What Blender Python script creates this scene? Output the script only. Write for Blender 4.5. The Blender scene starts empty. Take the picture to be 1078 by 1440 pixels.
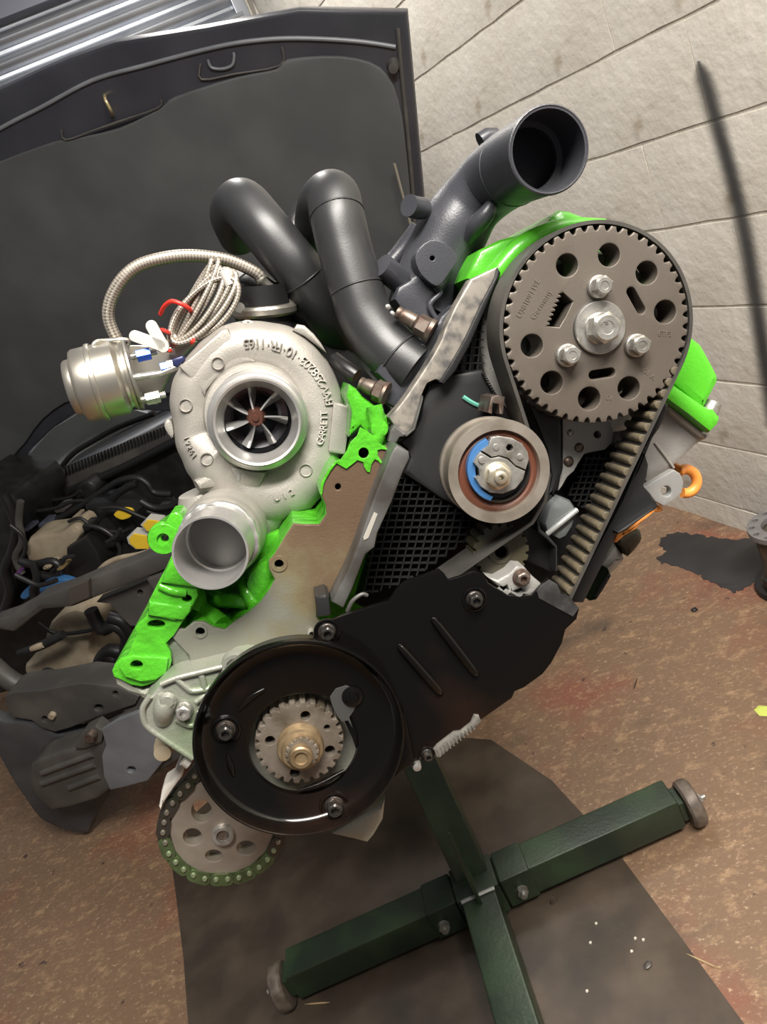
import bpy, bmesh, math, random
from mathutils import Vector, Matrix
from mathutils.geometry import delaunay_2d_cdt
random.seed(7)
V = Vector
scene = bpy.context.scene
COL = scene.collection

# ------------------------------------------------------------------ camera
H = 1.28                     # camera height above the floor
FPX = 1080.0                 # focal length in pixels of a 1078 x 1440 frame
DN = V((1202, 2500, 1080)).normalized()          # world down, forward and right seen by the camera
FW = V((-149, -395, 1080)); FW = (FW - DN * FW.dot(DN)).normalized()
RT = DN.cross(FW)
C0 = V((0, 0, H))
cam_d = bpy.data.cameras.new('camera')
cam = bpy.data.objects.new('camera', cam_d); COL.objects.link(cam)
cam_d.sensor_fit = 'VERTICAL'; cam_d.sensor_height = 24.0
cam_d.lens = 24.0 * FPX / 1440.0
cam_d.clip_start = 0.02; cam_d.clip_end = 60
def c2w(v): return V((v.dot(RT), v.dot(FW), -v.dot(DN)))
cx, cy, cz = c2w(V((1, 0, 0))), c2w(V((0, -1, 0))), c2w(V((0, 0, -1)))
cam.matrix_world = Matrix(((cx.x, cy.x, cz.x, C0.x), (cx.y, cy.y, cz.y, C0.y), (cx.z, cy.z, cz.z, C0.z), (0, 0, 0, 1)))
scene.camera = cam
def ray(px, py): return c2w(V((px - 539.0, py - 720.0, FPX)))

# ------------------------------------------------------------------ light and exposure
world = bpy.data.worlds.new('world'); scene.world = world; world.use_nodes = True
world.node_tree.nodes['Background'].inputs[0].default_value = (0.95, 0.95, 1.0, 1)
world.node_tree.nodes['Background'].inputs[1].default_value = 0.11
def area(name, loc, target, sx, sy, power, col):
    l = bpy.data.lights.new(name, 'AREA'); l.shape = 'RECTANGLE'; l.size = sx; l.size_y = sy
    l.energy = power; l.color = col
    o = bpy.data.objects.new(name, l); COL.objects.link(o); o.location = loc
    o.rotation_euler = (V(target) - V(loc)).to_track_quat('-Z', 'Y').to_euler()
    return o
area('ceiling_tube_lamp', (0.50, -0.42, 2.65), (0.2, 0.6, 0.4), 1.4, 0.40, 98, (1.0, 0.95, 0.88))
area('ceiling_tube_lamp', (0.15, 2.75, 2.75), (0.15, 2.6, 0), 0.35, 1.2, 24, (1.0, 0.96, 0.90))
vs = scene.view_settings
vs.view_transform = 'Standard'; vs.look = 'None'; vs.gamma = 1.0; vs.exposure = 0.42
vs.use_curve_mapping = False

# ------------------------------------------------------------------ frames: points given as (pixel, depth along an axis)
class Frame:
    def __init__(s, o, ax):
        s.o = V(o); s.ax = V(ax).normalized()
        s.ex = s.ax.cross(V((0, 0, 1))).normalized(); s.ez = s.ex.cross(s.ax)
    def xz(s, px, py, d):                       # in-plane coordinates of a pixel's ray at depth d
        r = ray(px, py); t = (d - (C0 - s.o).dot(s.ax)) / r.dot(s.ax); p = C0 + r * t - s.o
        return (p.dot(s.ex), p.dot(s.ez))
    def P(s, x, z, d): return s.o + s.ex * x + s.ez * z + s.ax * d
    def w(s, px, py, d): x, z = s.xz(px, py, d); return s.P(x, z, d)
    def R(s, px, py, d, r):                     # length of r pixels at that place
        a = s.xz(px, py, d); out = 0
        for q in ((r, 0), (-r, 0), (0, r), (0, -r)):
            b = s.xz(px + q[0], py + q[1], d); out += math.hypot(b[0] - a[0], b[1] - a[1])
        return out / 4
_y, _p = math.radians(-4), math.radians(8)
E = Frame(C0, (math.sin(_y) * math.cos(_p), math.cos(_y) * math.cos(_p), -math.sin(_p)))   # engine: crank axis, nose up a little
_c = math.radians(-18)
K = Frame((0, 0, 0), (-math.sin(_c), math.cos(_c), 0))                                    # car: axis from nose to tail
def G(px, py, z=0.0):
    r = ray(px, py); return C0 + r * ((z - H) / r.z)
def Q(o, pts):                                  # enlarged-crop coordinates -> frame pixels
    return [(o[0] + x * o[2], o[1] + y * o[2]) for x, y in pts]
A1 = (220, 430, 280/1078); A2 = (80, 340, 280/1078); A3 = (220, 640, 280/1078); A4 = (440, 480, 280/1078)
A5 = (690, 300, 300/1078); A6 = (590, 560, 280/1078); A7 = (250, 890, 360/1078); A8 = (140, 860, 280/1034)
A9 = (200, 1060, 220/1078)
B1 = (440, 780, 400/1078); B2 = (530, 130, 320/1078); B3 = (290, 230, 330/1078); B4 = (780, 440, 298/1022)
B5 = (0, 560, 260/1078); B6 = (0, 840, 320/1078); B7 = (150, 660, 300/1078); B8 = (560, 1040, 440/1078)

# ------------------------------------------------------------------ materials
MATS = {}
def mat(name, col, rough=0.5, metal=0.0, col2=None, nscale=30.0, nlo=0.4, nhi=0.65, bump=0.0, bscale=200.0, spec=0.5, coat=0.0, rvar=0.0, col3=None, n3=4.0, lo3=.5, hi3=.6, bdist=0.002):
    if name in MATS: return MATS[name]
    m = bpy.data.materials.new(name); m.use_nodes = True; nt = m.node_tree; b = nt.nodes['Principled BSDF']
    N = nt.nodes.new; L = nt.links.new
    b.inputs['Base Color'].default_value = (*col, 1); b.inputs['Roughness'].default_value = rough
    b.inputs['Metallic'].default_value = metal; b.inputs['Specular IOR Level'].default_value = spec
    b.inputs['Coat Weight'].default_value = coat; b.inputs['Coat Roughness'].default_value = 0.08
    tc = N('ShaderNodeTexCoord')
    def noise(sc, det=6):
        n = N('ShaderNodeTexNoise'); n.inputs['Scale'].default_value = sc; n.inputs['Detail'].default_value = det
        L(tc.outputs['Object'], n.inputs['Vector']); return n
    def ramp(src, lo, hi):
        r = N('ShaderNodeMapRange'); r.inputs['From Min'].default_value = lo; r.inputs['From Max'].default_value = hi
        L(src, r.inputs['Value']); return r.outputs['Result']
    last = None
    if col2 is not None:
        n = noise(nscale); f = ramp(n.outputs['Fac'], nlo, nhi)
        mx = N('ShaderNodeMix'); mx.data_type = 'RGBA'; L(f, mx.inputs['Factor'])
        mx.inputs['A'].default_value = (*col, 1); mx.inputs['B'].default_value = (*col2, 1); last = mx.outputs['Result']
        if rvar:
            ma = N('ShaderNodeMath'); ma.operation = 'MULTIPLY_ADD'; L(f, ma.inputs[0]); ma.inputs[1].default_value = rvar; ma.inputs[2].default_value = rough
            L(ma.outputs[0], b.inputs['Roughness'])
    if col3 is not None:
        n = noise(n3); f = ramp(n.outputs['Fac'], lo3, hi3)
        mx = N('ShaderNodeMix'); mx.data_type = 'RGBA'; L(f, mx.inputs['Factor'])
        if last: L(last, mx.inputs['A'])
        else: mx.inputs['A'].default_value = (*col, 1)
        mx.inputs['B'].default_value = (*col3, 1); last = mx.outputs['Result']
    if last: L(last, b.inputs['Base Color'])
    if bump:
        n = noise(bscale, 4); bp = N('ShaderNodeBump'); bp.inputs['Strength'].default_value = bump; bp.inputs['Distance'].default_value = bdist
        L(n.outputs['Fac'], bp.inputs['Height']); L(bp.outputs['Normal'], b.inputs['Normal'])
    MATS[name] = m; return m
green = mat('green_gloss_paint', (0.066, 0.35, 0.017), 0.22, 0, (0.047, 0.27, 0.013), 30, .45, .75, bump=0.75, bscale=75, coat=0.3, bdist=.004)
green_s = mat('green_cover_paint', (0.072, 0.39, 0.018), 0.32, 0, bump=0.12, bscale=500, coat=0.2)
alu = mat('cast_aluminium', (0.34, 0.32, 0.286), 0.46, 0.38, (0.285, 0.267, 0.241), 40, .35, .7, bump=0.25, bscale=900, bdist=.001)
alu_h = mat('head_aluminium', (0.34, 0.33, 0.31), 0.5, 0.4, (0.28, 0.275, 0.26), 40, .35, .7, bump=0.3, bscale=700, bdist=.001)
alu_g = mat('green_dusted_aluminium', (0.29, 0.295, 0.25), 0.42, 0.45, (0.19, 0.27, 0.14), 22, .52, .78, bump=0.35, bscale=500, bdist=.001)
mach = mat('machined_aluminium', (0.58, 0.57, 0.55), 0.32, 0.8, rvar=.1, col2=(0.50, 0.49, 0.48), nscale=60)
blk_bolt = mat('black_painted_bolt', (0.022, 0.020, 0.018), 0.3, 0.3, (0.05, .035, .025), 150, .5, .7)
nickel = mat('nickel_plate', (0.50, 0.47, 0.41), 0.33, 0.9)
zinc = mat('zinc_bolt', (0.44, 0.43, 0.40), 0.40, 0.8, (0.27, 0.255, 0.22), 120, .45, .7, bump=.3, bscale=600, bdist=.0006)
rusty = mat('rusty_bolt', (0.16, 0.13, 0.11), 0.45, 0.7, (0.09, 0.05, 0.035), 150, .4, .7)
bluez = mat('blue_anodised', (0.03, 0.08, 0.55), 0.3, 0.6)
bluep = mat('blue_plastic', (0.035, 0.12, 0.28), 0.4, 0)
brown = mat('brown_seal', (0.105, 0.036, 0.020), 0.42, 0)
gearm = mat('oily_steel', (0.15, 0.131, 0.111), 0.42, 0.5, (0.10, 0.082, 0.066), 14, .35, .7, bump=.15, bscale=900, rvar=.12, bdist=.0006)
ringm = mat('worn_ring_steel', (0.42, 0.375, 0.32), 0.36, 0.7, (0.24, 0.205, 0.16), 40, .45, .75)
crankm = mat('crank_steel', (0.26, 0.225, 0.185), 0.42, 0.7, (0.13, 0.105, 0.075), 60, .4, .7, bump=.3, bscale=500, bdist=.001)
brass = mat('brassy_steel', (0.27, 0.20, 0.115), 0.45, 0.6, (0.16, 0.11, 0.06), 90)
satin = mat('satin_black_pipe', (0.020, 0.0205, 0.022), 0.40, 0.0, (0.024, 0.0245, 0.026), 25, bump=.06, bscale=700, bdist=.001)
intk = mat('dark_grey_casting', (0.036, 0.037, 0.044), 0.38, 0.1, (0.046, 0.047, 0.055), 20, bump=.18, bscale=700, bdist=.001)
gloss = mat('gloss_black_paint', (0.003, 0.0027, 0.0024), 0.15, 0, bump=.03, bscale=60, spec=.3, col2=(0.012, .006, .004), nscale=9, nlo=.6, nhi=.75)
plast = mat('black_plastic', (0.009, 0.009, 0.0095), 0.42, 0, bump=.1, bscale=600, bdist=.001)
plast2 = mat('matt_black_plastic', (0.0085, 0.0085, 0.009), 0.5, 0, (0.013, .013, .013), 15)
plast_br = mat('dark_brown_plastic', (0.04, 0.035, 0.02), 0.4, 0)
rubber = mat('belt_rubber', (0.032, 0.030, 0.027), 0.5, 0, (0.05, .046, .04), 40)
tooth_m = mat('dusty_belt_tooth', (0.105, 0.085, 0.053), 0.5, 0, (0.04, .034, .024), 60, bump=.3, bscale=600, bdist=.001)
def face_material():
    """bare cast iron of the block face: grey-green low down, stained brown towards the turbo side"""
    m = bpy.data.materials.new('bare_block_metal'); m.use_nodes = True; nt = m.node_tree; b = nt.nodes['Principled BSDF']; N = nt.nodes.new; L = nt.links.new
    b.inputs['Metallic'].default_value = .4; b.inputs['Roughness'].default_value = .44
    tc = N('ShaderNodeTexCoord'); p0, p1 = E.w(300, 930, .53), E.w(500, 680, .53); ax = p1 - p0; L2 = ax.length_squared
    d = N('ShaderNodeVectorMath'); d.operation = 'DOT_PRODUCT'; L(tc.outputs['Object'], d.inputs[0]); d.inputs[1].default_value = ax / L2
    n = N('ShaderNodeTexNoise'); n.inputs['Scale'].default_value = 22; n.inputs['Detail'].default_value = 7; L(tc.outputs['Object'], n.inputs['Vector'])
    a = N('ShaderNodeMath'); a.operation = 'MULTIPLY_ADD'; L(n.outputs['Fac'], a.inputs[0]); a.inputs[1].default_value = 1.1; L(d.outputs['Value'], a.inputs[2])
    r = N('ShaderNodeMapRange'); k = p0.dot(ax) / L2; r.inputs['From Min'].default_value = k + .80; r.inputs['From Max'].default_value = k + 1.35; L(a.outputs[0], r.inputs['Value'])
    cr_ = N('ShaderNodeValToRGB'); L(r.outputs[0], cr_.inputs[0]); e = cr_.color_ramp.elements
    e[0].position = 0; e[0].color = (.20, .20, .165, 1); e[1].position = 1; e[1].color = (.125, .080, .050, 1)
    q = e.new(.35); q.color = (.19, .165, .095, 1); q = e.new(.6); q.color = (.15, .105, .062, 1)
    n2 = N('ShaderNodeTexNoise'); n2.inputs['Scale'].default_value = 500; L(tc.outputs['Object'], n2.inputs['Vector'])
    bp = N('ShaderNodeBump'); bp.inputs['Strength'].default_value = .2; bp.inputs['Distance'].default_value = .001; L(n2.outputs['Fac'], bp.inputs['Height']); L(bp.outputs[0], b.inputs['Normal'])
    L(cr_.outputs[0], b.inputs['Base Color']); return m
face_m = face_material()
strip_m = mat('worn_grey_strip', (0.12, 0.12, 0.115), 0.45, 0.4, (0.055, 0.05, 0.045), 25, .4, .6)
foil_m = mat('worn_foil', (0.33, 0.30, 0.26), 0.4, 0.5, (0.13, 0.125, 0.12), 110, .42, .66, col3=(.07, .07, .075), n3=30, lo3=.6, hi3=.68)
chain_m = mat('oiled_chain', (0.085, 0.075, 0.06), 0.32, 0.8, (0.05, .06, .035), 30)
chain_g = mat('green_misted_chain', (0.10, 0.14, 0.06), 0.35, 0.6, (0.06, .075, .035), 60)
pin_m = mat('chain_pin', (0.35, 0.32, 0.26), 0.3, 0.85)
sprk = mat('sprocket_steel', (0.30, 0.26, 0.215), 0.42, 0.6, (0.19, 0.15, 0.115), 25, .42, .7)
orange = mat('orange_paint', (0.72, 0.26, 0.05), 0.45)
redp = mat('red_tie', (0.72, 0.03, 0.02), 0.4)
white_p = mat('white_nylon', (0.46, 0.45, 0.41), 0.4)
stand_m = mat('dark_green_stand_paint', (0.014, 0.024, 0.014), 0.32, 0, (0.032, 0.060, 0.025), 9, .45, .75, bump=.15, bscale=150)
stand_e = mat('bare_steel_edge', (0.45, 0.45, 0.42), 0.35, 0.8)
wheel_m = mat('grey_caster_wheel', (0.16, 0.13, 0.105), 0.5, 0.2, (0.09, .07, .055), 60)
car_b = mat('black_car_paint', (0.028, 0.029, 0.037), 0.30, 0, (0.040, 0.041, 0.050), 6, bump=.05, bscale=40)
car_m = mat('dusty_black_panel', (0.050, 0.047, 0.044), 0.5, 0, (0.085, 0.078, 0.070), 9, .45, .7)
car_bay = mat('engine_bay_black', (0.010, 0.010, 0.010), 0.35, 0, (0.02, .02, .02), 20)
liner = mat('bonnet_liner', (0.055, 0.058, 0.060), 0.6, 0, (0.075, 0.079, 0.081), 5, .4, .65, bump=.1, bscale=60)
tank_m = mat('cream_plastic', (0.33, 0.28, 0.20), 0.45, 0, (0.25, .20, .14), 20)
steelgrey = mat('blue_grey_panel', (0.17, 0.18, 0.195), 0.42, 0.1, (0.12, .126, .14), 8)
glass_m = mat('windscreen_glass', (0.42, 0.44, 0.43), 0.12, 0, (0.30, .32, .31), 3)  # pale base colour stands in for light reflected off the glass
yellow = mat('yellow_label', (0.75, 0.50, 0.03), 0.5)

# ------------------------------------------------------------------ object helpers
WM = {}                                          # world matrices of empties
def link(o, parent=None):
    COL.objects.link(o)
    if parent is not None:
        o.parent = parent
        o.matrix_parent_inverse = WM.get(parent.name, Matrix()).inverted()
    return o
def tag(o, label, cat=None, group=None, kind=None):
    o['label'] = label
    if cat: o['category'] = cat
    if group: o['group'] = group
    if kind: o['kind'] = kind
    return o
def thing(name, loc, label, cat, group=None):
    o = bpy.data.objects.new(name, None); o.empty_display_size = .05; o.location = loc; link(o)
    WM[o.name] = Matrix.Translation(V(loc)); tag(o, label, cat, group); return o
def finish(name, me, m, parent=None, ang=38, smooth=True):
    me.materials.clear(); me.materials.append(m)
    if smooth:
        me.polygons.foreach_set('use_smooth', [True] * len(me.polygons)); me.set_sharp_from_angle(angle=math.radians(ang))
    o = bpy.data.objects.new(name, me); link(o, parent)
    return o
def mesh(name, vs, fs, m, parent=None, ang=38, smooth=True, uv=None):
    me = bpy.data.meshes.new(name); me.from_pydata([tuple(v) for v in vs], [], fs); me.validate(); me.update()
    bm = bmesh.new(); bm.from_mesh(me); bmesh.ops.recalc_face_normals(bm, faces=bm.faces); bm.to_mesh(me); bm.free()
    if uv is not None and len(uv) == len(vs):
        l = me.uv_layers.new(name='uv')
        for lp in me.loops: l.data[lp.index].uv = uv[lp.vertex_index]
    return finish(name, me, m, parent, ang, smooth)
def wn(o):
    md = o.modifiers.new('wn', 'WEIGHTED_NORMAL'); md.keep_sharp = True; return o
def ccw(p):
    a = sum(p[i][0] * p[(i + 1) % len(p)][1] - p[(i + 1) % len(p)][0] * p[i][1] for i in range(len(p)))
    return p if a > 0 else p[::-1]
def cr(pts, n=5, closed=True):                   # Catmull-Rom through the points
    out = []; N = len(pts)
    rng = range(N) if closed else range(N - 1)
    for i in rng:
        g = lambda k: V(pts[k % N]) if closed else V(pts[max(0, min(N - 1, k))])
        p0, p1, p2, p3 = g(i - 1), g(i), g(i + 1), g(i + 2)
        for j in range(n):
            t = j / n
            out.append(0.5 * ((2 * p1) + (-p0 + p2) * t + (2 * p0 - 5 * p1 + 4 * p2 - p3) * t * t + (-p0 + 3 * p1 - 3 * p2 + p3) * t ** 3))
    if not closed: out.append(V(pts[-1]))
    return [tuple(o) for o in out]
def inset(lp, b):                               # loop (outer ccw, holes cw) moved b into the material
    out = []; N = len(lp)
    for i in range(N):
        p, q, r = V(lp[i - 1][:2]), V(lp[i][:2]), V(lp[(i + 1) % N][:2])
        e1 = (q - p); e2 = (r - q)
        e1 = e1.normalized() if e1.length > 1e-9 else e2.normalized(); e2 = e2.normalized() if e2.length > 1e-9 else e1
        n1, n2 = V((-e1.y, e1.x)), V((-e2.y, e2.x)); m = n1 + n2; k = 1 + n1.dot(n2)
        m = m / max(k, .55); q2 = q + m * b; out.append((q2.x, q2.y))
    return out
def inside(pt, loops):
    c = False
    for lp in loops:
        for i in range(len(lp)):
            a, b = lp[i - 1], lp[i]
            if (a[1] > pt[1]) != (b[1] > pt[1]) and pt[0] < a[0] + (pt[1] - a[1]) / (b[1] - a[1]) * (b[0] - a[0]): c = not c
    return c
def slab_mesh(name, loops, d0, d1, bev=.001):
    """filled outline with holes, extruded from depth d0 (front) to d1, front edges rounded; local x, depth, z"""
    L = []
    for k, lp in enumerate(loops):
        lp = [tuple(p[:2]) for p in lp]; lp = [p for i, p in enumerate(lp) if math.hypot(p[0] - lp[i - 1][0], p[1] - lp[i - 1][1]) > 1e-7]
        lp = ccw(lp); L.append(lp if k == 0 else lp[::-1])
    el_ = sorted(math.hypot(p[0] - lp[i - 1][0], p[1] - lp[i - 1][1]) for lp in L for i, p in enumerate(lp))
    bev = min(bev, abs(d1 - d0) * .4, el_[len(el_) // 2] * .8, el_[len(el_) // 6] * 1.2)
    steps = [(bev, 0), (bev * .3, bev * .3), (0, bev), (0, d1 - d0 - bev * .5), (bev * .5, d1 - d0)]
    bm = bmesh.new(); caps = {}
    rows = []
    for lp in L:
        rr = []
        for si, (b, d) in enumerate(steps):
            q = inset(lp, b) if b else lp
            rr.append([bm.verts.new((x, d0 + d, z)) for x, z in q])
            if si in (0, len(steps) - 1): caps.setdefault(si, []).append(q)
        for r0, r1 in zip(rr, rr[1:]):
            for i in range(len(lp)):
                try: bm.faces.new((r0[i - 1], r0[i], r1[i], r1[i - 1]))
                except ValueError: pass
    for si, lps in caps.items():
        vs = []; ed = []
        for lp in lps:
            n0 = len(vs); vs += [V(p) for p in lp]; ed += [(n0 + i, n0 + (i + 1) % len(lp)) for i in range(len(lp))]
        ov, oe, of, _, _, _ = delaunay_2d_cdt(vs, ed, [], 0, 1e-7)
        y = d0 + steps[si][1]; bv = [bm.verts.new((v.x, y, v.y)) for v in ov]
        for f in of:
            c = (sum(ov[i].x for i in f) / len(f), sum(ov[i].y for i in f) / len(f))
            if inside(c, lps):
                try: bm.faces.new([bv[i] for i in f])
                except ValueError: pass
    bmesh.ops.remove_doubles(bm, verts=bm.verts, dist=2e-7)
    for v in [v for v in bm.verts if not v.link_faces]: bm.verts.remove(v)
    bmesh.ops.recalc_face_normals(bm, faces=bm.faces)
    me = bpy.data.meshes.new(name); bm.to_mesh(me); bm.free(); return me
def slab(name, loops, d0, d1, m, parent=None, F=E, bev=.001):
    if not isinstance(loops[0][0], (tuple, list, Vector)): loops = [loops]
    me = slab_mesh(name, loops, d0, d1, bev)
    me.transform(Matrix(((F.ex.x, F.ax.x, F.ez.x, F.o.x), (F.ex.y, F.ax.y, F.ez.y, F.o.y), (F.ex.z, F.ax.z, F.ez.z, F.o.z), (0, 0, 0, 1))))
    return wn(finish(name, me, m, parent))
def pxs(pts, d, F=E): return [F.xz(x, y, d) for x, y in pts]
def pslab(name, pts, d0, d1, m, parent=None, F=E, bev=.001, sm=0, holes=()):
    """outline traced in frame pixels at depth d0"""
    l = [pxs(cr(pts, sm) if sm else pts, d0, F)]
    for h in holes: l.append(pxs(h, d0, F))
    return slab(name, l, d0, d1, m, parent, F, bev)
def circ(c, r, n=24, r2=None, a0=0.0):
    r2 = r2 or r
    return [(c[0] + r * math.cos(a0 + 2 * math.pi * i / n), c[1] + r2 * math.sin(a0 + 2 * math.pi * i / n)) for i in range(n)]
def capsule(a, b, r, n=10):
    a, b = V(a), V(b); t = math.atan2(b.y - a.y, b.x - a.x); o = []
    for i in range(n + 1): o.append((b.x + r * math.cos(t - math.pi / 2 + math.pi * i / n), b.y + r * math.sin(t - math.pi / 2 + math.pi * i / n)))
    for i in range(n + 1): o.append((a.x + r * math.cos(t + math.pi / 2 + math.pi * i / n), a.y + r * math.sin(t + math.pi / 2 + math.pi * i / n)))
    return o
def lathe(name, prof, base, axis, m, parent=None, seg=48, ang=35, up=None, closed=False):
    """prof: (radius, distance along axis[, 'hex']); revolved about axis from base"""
    axis = V(axis).normalized(); u = V(up) if up is not None else V((0, 0, 1))
    if abs(u.dot(axis)) > .95: u = V((1, 0, 0))
    e1 = axis.cross(u).normalized(); e2 = axis.cross(e1)
    vs = []; fs = []; rows = []
    for p in prof:
        if p[0] < 1e-7: rows.append([len(vs)]); vs.append(V(base) + axis * p[1]); continue
        row = []
        for i in range(seg):
            t = 2 * math.pi * i / seg; r = p[0]
            if len(p) > 2:
                k = (t % (math.pi / 3)) - math.pi / 6; r = p[0] / math.cos(k)
            row.append(len(vs)); vs.append(V(base) + axis * p[1] + e1 * (r * math.cos(t)) + e2 * (r * math.sin(t)))
        rows.append(row)
    pairs = list(zip(rows, rows[1:])) + ([(rows[-1], rows[0])] if closed else [])
    for a, b in pairs:
        for i in range(seg):
            j = (i + 1) % seg
            if len(a) == 1 and len(b) == 1: continue
            if len(a) == 1: fs.append((a[0], b[i], b[j]))
            elif len(b) == 1: fs.append((a[i], b[0], a[j]))
            else: fs.append((a[i], b[i], b[j], a[j]))
    return mesh(name, vs, fs, m, parent, ang)
def tube(name, pts, rad, m, parent=None, seg=16, n=6, wall=0, inner=0, cap=True, ang=50, uvs=1.0):
    """round tube through 3-D points; wall>0 leaves the first end open with a wall and a bore of `inner` path rings"""
    if n: 
        P = [V(p) for p in cr([tuple(p) for p in pts], n, False)]
        R = rad if isinstance(rad, (list, tuple)) else [rad] * len(pts)
        R = [p[0] for p in cr([(r, 0, 0) for r in R], n, False)]
    else:
        P = [V(p) for p in pts]; R = rad if isinstance(rad, (list, tuple)) else [rad] * len(pts)
    T = [(P[min(i + 1, len(P) - 1)] - P[max(i - 1, 0)]).normalized() for i in range(len(P))]
    u = T[0].orthogonal().normalized(); fr = []
    for t in T:
        u = (u - t * u.dot(t)).normalized(); fr.append((u, t.cross(u)))
    vs = []; fs = []; uv = []; rows = []; dist = 0
    def ring(i, r, vv):
        row = []
        for k in range(seg):
            t = 2 * math.pi * k / seg; row.append(len(vs)); vs.append(P[i] + fr[i][0] * (r * math.cos(t)) + fr[i][1] * (r * math.sin(t))); uv.append((k / seg, vv))
        rows.append(row)
    if wall:
        last = min(inner, len(P) - 1); rows.append([len(vs)]); vs.append(P[last]); uv.append((0, 0))
        for i in range(last, -1, -1): ring(i, R[i] - wall, 0)
    elif cap: rows.append([len(vs)]); vs.append(P[0]); uv.append((0, 0))
    for i in range(len(P)):
        if i: dist += (P[i] - P[i - 1]).length
        ring(i, R[i], dist * uvs)
    if cap: rows.append([len(vs)]); vs.append(P[-1]); uv.append((0, dist * uvs))
    for a, b in zip(rows, rows[1:]):
        for i in range(seg):
            j = (i + 1) % seg
            if len(a) == 1: fs.append((a[0], b[i], b[j]))
            elif len(b) == 1: fs.append((a[i], b[0], a[j]))
            else: fs.append((a[i], b[i], b[j], a[j]))
    return mesh(name, vs, fs, m, parent, ang, uv=uv)
def ringbead(name, path, i, r, rb, m, parent, n=28):      # weld bead round a tube path at point i
    p = V(path[i]); t = (V(path[min(i + 1, len(path) - 1)]) - V(path[max(0, i - 1)])).normalized()
    u = t.orthogonal().normalized(); w = t.cross(u)
    vs = []; fs = []
    for k in range(n):
        a = 2 * math.pi * k / n; o = u * math.cos(a) + w * math.sin(a)
        for j in range(6):
            b = 2 * math.pi * j / 6; vs.append(p + o * (r + rb * math.cos(b) * .6) + t * (rb * math.sin(b)))
    for k in range(n):
        for j in range(6):
            fs.append((k * 6 + j, ((k + 1) % n) * 6 + j, ((k + 1) % n) * 6 + (j + 1) % 6, k * 6 + (j + 1) % 6))
    return mesh(name, vs, fs, m, parent, 80)
def box(name, p, ex, ey, ez, m, parent=None, bev=.002):     # box with corner p and three edge vectors
    p, ex, ey, ez = V(p), V(ex), V(ey), V(ez)
    bm = bmesh.new(); c = [bm.verts.new(p + ex * i + ey * j + ez * k) for i in (0, 1) for j in (0, 1) for k in (0, 1)]
    for f in ((0, 1, 3, 2), (4, 6, 7, 5), (0, 4, 5, 1), (2, 3, 7, 6), (0, 2, 6, 4), (1, 5, 7, 3)): bm.faces.new([c[i] for i in f])
    bmesh.ops.recalc_face_normals(bm, faces=bm.faces)
    if bev: bmesh.ops.bevel(bm, geom=bm.edges[:], offset=bev, segments=2, affect='EDGES', profile=.5)
    me = bpy.data.meshes.new(name); bm.to_mesh(me); bm.free()
    return wn(finish(name, me, m, parent))
def bolt(name, px, py, d, rw, m, parent, F=E, wt=.0016, ht=.006, hexr=.78, sock=.0, sockd=.003, rot=None):
    """flanged hex bolt: washer radius rw metres, centred on the pixel at depth d, towards the viewer"""
    hx = rw * hexr * .866
    prof = [(rw * .98, 0), (rw, -wt * .6), (rw * .93, -wt), (hx * 1.16, -wt * 1.15), (hx, -wt * 1.6, 'h'), (hx, -wt - ht * .85, 'h'), (hx * .86, -wt - ht)]
    if sock: prof += [(sock * rw, -wt - ht, 'h'), (sock * rw, -wt - ht + sockd, 'h'), (0, -wt - ht + sockd)]
    else: prof += [(hx * .5, -wt - ht), (hx * .45, -wt - ht + .0005), (0, -wt - ht + .0005)]
    return lathe(name, prof, F.w(px, py, d), F.ax, m, parent, seg=24, ang=30, up=rot)
def text_mesh(name, s, size, depth):
    cu = bpy.data.curves.new(name, 'FONT'); cu.body = s; cu.size = size; cu.extrude = depth; cu.align_x = 'CENTER'; cu.align_y = 'CENTER'; cu.resolution_u = 3
    o = bpy.data.objects.new(name, cu); me = bpy.data.meshes.new_from_object(o); bpy.data.objects.remove(o); bpy.data.curves.remove(cu)
    return me
def letter(name, s, P, right, up, size, depth, m, parent):
    me = text_mesh(name, s, size, depth); r = V(right).normalized(); u = V(up); u = (u - r * u.dot(r)).normalized(); n = r.cross(u)
    me.transform(Matrix(((r.x, u.x, n.x, P.x), (r.y, u.y, n.y, P.y), (r.z, u.z, n.z, P.z), (0, 0, 0, 1))))
    return finish(name, me, m, parent, smooth=False)
def scan(poly, horizontal, v):                   # intervals of a scanline inside a pixel polygon
    xs = []
    for i in range(len(poly)):
        a, b = poly[i], poly[(i + 1) % len(poly)]
        if not horizontal: a, b = (a[1], a[0]), (b[1], b[0])
        if (a[1] <= v < b[1]) or (b[1] <= v < a[1]): xs.append(a[0] + (v - a[1]) / (b[1] - a[1]) * (b[0] - a[0]))
    xs.sort(); return list(zip(xs[::2], xs[1::2]))
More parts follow.
